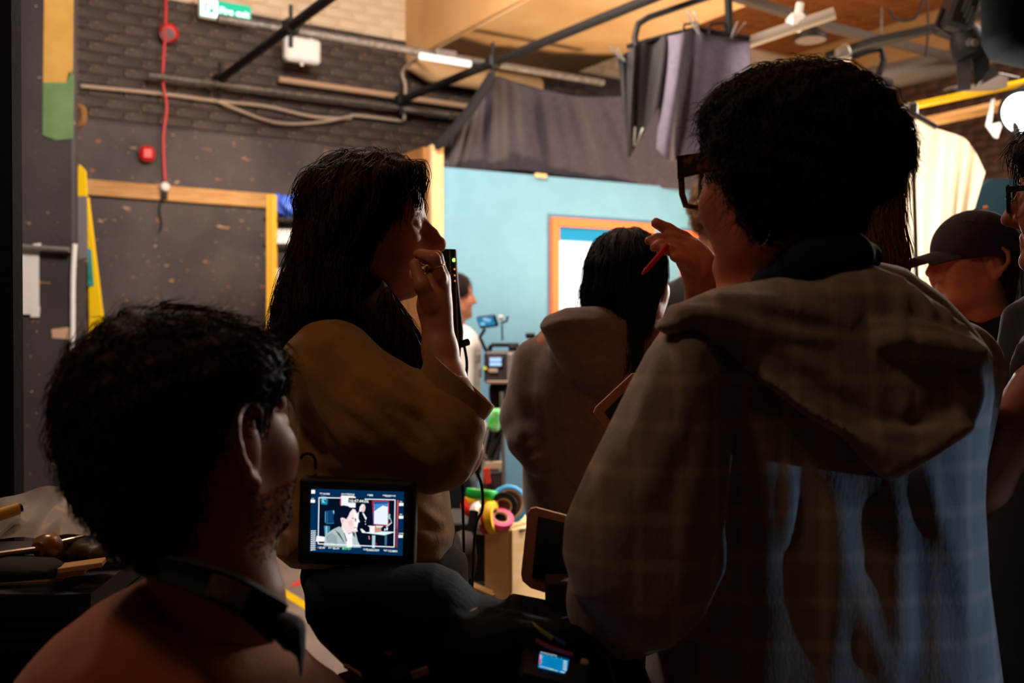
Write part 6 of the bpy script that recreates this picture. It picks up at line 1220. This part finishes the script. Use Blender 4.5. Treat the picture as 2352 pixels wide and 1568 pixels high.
# ---------------------------------------------------------------- F: person cut by the right edge
Fp = person('person in black with thin spectacles at the right edge of the view', (.98, 1.72))
hf = Head(P(2494, 452, 1.70), (-.82, .57, 0), 0, 0, 1.0)
sd = S(.004); hf.shape(sd, neck_to=P(2510, 690, 1.73), neck_r=.052); sd.cone(P(2500, 740, 1.74), .06, P(2500, 950, 1.74), .08, .05)
sd.chain([P(2500, 760, 1.66), P(2420, 850, 1.55), P(2330, 985, 1.5), P(2262, 1110, 1.55), P(2232, 1170, 1.62)], [.05, .045, .042, .036, .028], .02); sd.run(); sd.build('body', mat('skin_deep', srgb(150, 84, 60), .5, c2=srgb(136, 74, 54), scale=40, spec=.3), Fp); hf.eyes(Fp)
HF = hairmat('black_hair_short', (.008, .006, .005), (.014, .011, .009)); hf.brows(Fp, HF)
sh = S(.005); sh.ell(hf.w(-.012, 0, .058), (.112, .094, .092), hf.R, .02); sh.ell(hf.w(-.05, 0, 0), (.075, .085, .08), hf.R, .03); sh.ell(hf.w(.07, .02, .085), (.04, .05, .03), hf.R, .03); sh.run(); sh.disp(lambda p: .004*np.sin(p[:, 0]*100)*np.sin(p[:, 2]*90)); sh.v = sh.verts()[0]
ff = hair_down(hf.w(-.03, 0, .15), hf.R[0]*.4, .6); sh.build('hair', HF, Fp, [strands(grow(sh, roots(sh, 900), ff, 8, .007, .004, .4, .4, .4, .04), .0008)])
sh = S(.008); sh.pillow([(2330, 700), (2380, 670), (2460, 660), (2600, 740), (2680, 900), (2700, 1300), (2690, 1700), (2290, 1700), (2280, 1300), (2300, 1000), (2310, 820)], 1.74, .15, .12, .03); sh.chain([P(2520, 760, 1.68), P(2480, 800, 1.62), P(2420, 850, 1.555)], [.085, .075, .062], .03); sh.run(); sh.ridges([([(2346, 760), (2340, 820), (2335, 900)], .006, .006)]); sh.build('top', BLKTOP, Fp)
legs(Fp, V(.99, 1.76, .78), [V(.9, 1.74, .45), V(1.07, 1.76, .45)], [V(.9, 1.76, .09), V(1.07, 1.78, .09)], .15, BLKTROUS, waist=V(.99, 1.76, .92)); shoes(Fp, [(.9, 1.76), (1.07, 1.78)], (-.3, 1))
spectacles('thin black spectacles on the person at the right edge', hf, BLACK, GLASS, .052, .044, .0026, .005)
# ---------------------------------------------------------------- people partly hidden behind the tall person
def bystander(label, hx, hy, Y, f, hairc, hair_poly, topc, curl=0, top_name='top', trous=BLKTROUS, longhair=0, drop=0, fl=None, skin=SKIN, h=.007):
    c = P(hx, hy, Y); p = person(label, c); hd_ = Head(c, f); sd = S(h); base = c+V(0, 0, -.24); hd_.shape(sd, neck_to=c+V(-f[0]*.02, -f[1]*.02, -.2), neck_r=.05); sd.cone(base, .08, base+V(0, 0, -.2), .1, .05); sd.build('body', skin, p); hd_.eyes(p)
    sh = S(h); sh.ell(hd_.w(-.02, 0, .04), (.11, .095, .1), hd_.R, .03)
    if longhair: sh.chain([hd_.w(-.05, 0, .0), hd_.w(-.06, 0, -.14), hd_.w(-.06, 0, -longhair)], [.09, .085, .06], .03)
    if curl: 
        for i in range(70):
            v = unit(rng.normal(size=3)); q = hd_.w(-.025+v[0]*.105, v[1]*.095, .035+v[2]*.105)
            if hd_.R[0]@(q-c) < .085 or q[2] > c[2]+.09: sh.ell(q, (.022, .022, .022), None, .008)
    sh.run(); sh.v = sh.verts()[0]; fl = fl or (lambda q, t: DOWN+hd_.R[0]*-.15)
    sh.build('hair', hairc, p, [strands(grow(sh, roots(sh, 900), fl, 12, .012 if longhair else .006, .004, .25, .3, .5 if curl else .1, .03), .0009)])
    r = np.array([f[1], -f[0], 0.]); r = r/np.linalg.norm(r); sh = S(.011); b = c+V(0, 0, -.30); hp = V(c[0], c[1], .92)
    sh.cone(b+r*.12, .085, b-r*.12, .085, .05); sh.cone(b, .15, hp, .14, .05)
    for s_ in (-1, 1): sh.chain([b+r*.17*s_, b+r*.22*s_+V(0, 0, -.28), b+r*.2*s_+V(f[0]*.12, f[1]*.12, -.48)], [.065, .055, .042], .03)
    sh.build(top_name, topc, p); legs(p, hp-V(0, 0, .04), [hp+r*.09-V(0, 0, .45), hp-r*.09-V(0, 0, .45)], [V(*(hp+r*.1)[:2], .09), V(*(hp-r*.1)[:2], .09)], .15, trous); shoes(p, [(hp+r*.1)[:2], (hp-r*.1)[:2]], f[:2]); return p
bystander('person with curly blond hair half hidden behind the tall person', 1654, 500, 3.6, (.3, .95, 0), hairmat('blond_curls', (.20, .11, .045), (.34, .20, .09)), None, mat('charcoal_top', (.022, .021, .022), .9), 1)
bystander('person with straight chestnut hair behind the tall person\'s neck', 1938, 455, 2.15, (-.25, .97, 0), hairmat('chestnut_hair', (.10, .042, .016), (.20, .09, .035)), None, mat('peach_top', srgb(190, 100, 76), .9), 0, longhair=.25)
bystander('distant dark haired person in a white shirt working at the set camera', 1044, 680, 5.6, (.96, .3, 0), hairmat('far_dark_hair', (.02, .012, .01), (.03, .02, .015)), None, mat('white_shirt', (.66, .64, .62), .9), 0, 'shirt', mat('blue_jeans', srgb(60, 80, 120), .9), h=.009)
print('people %.1f s' % (_t.time()-_t0))
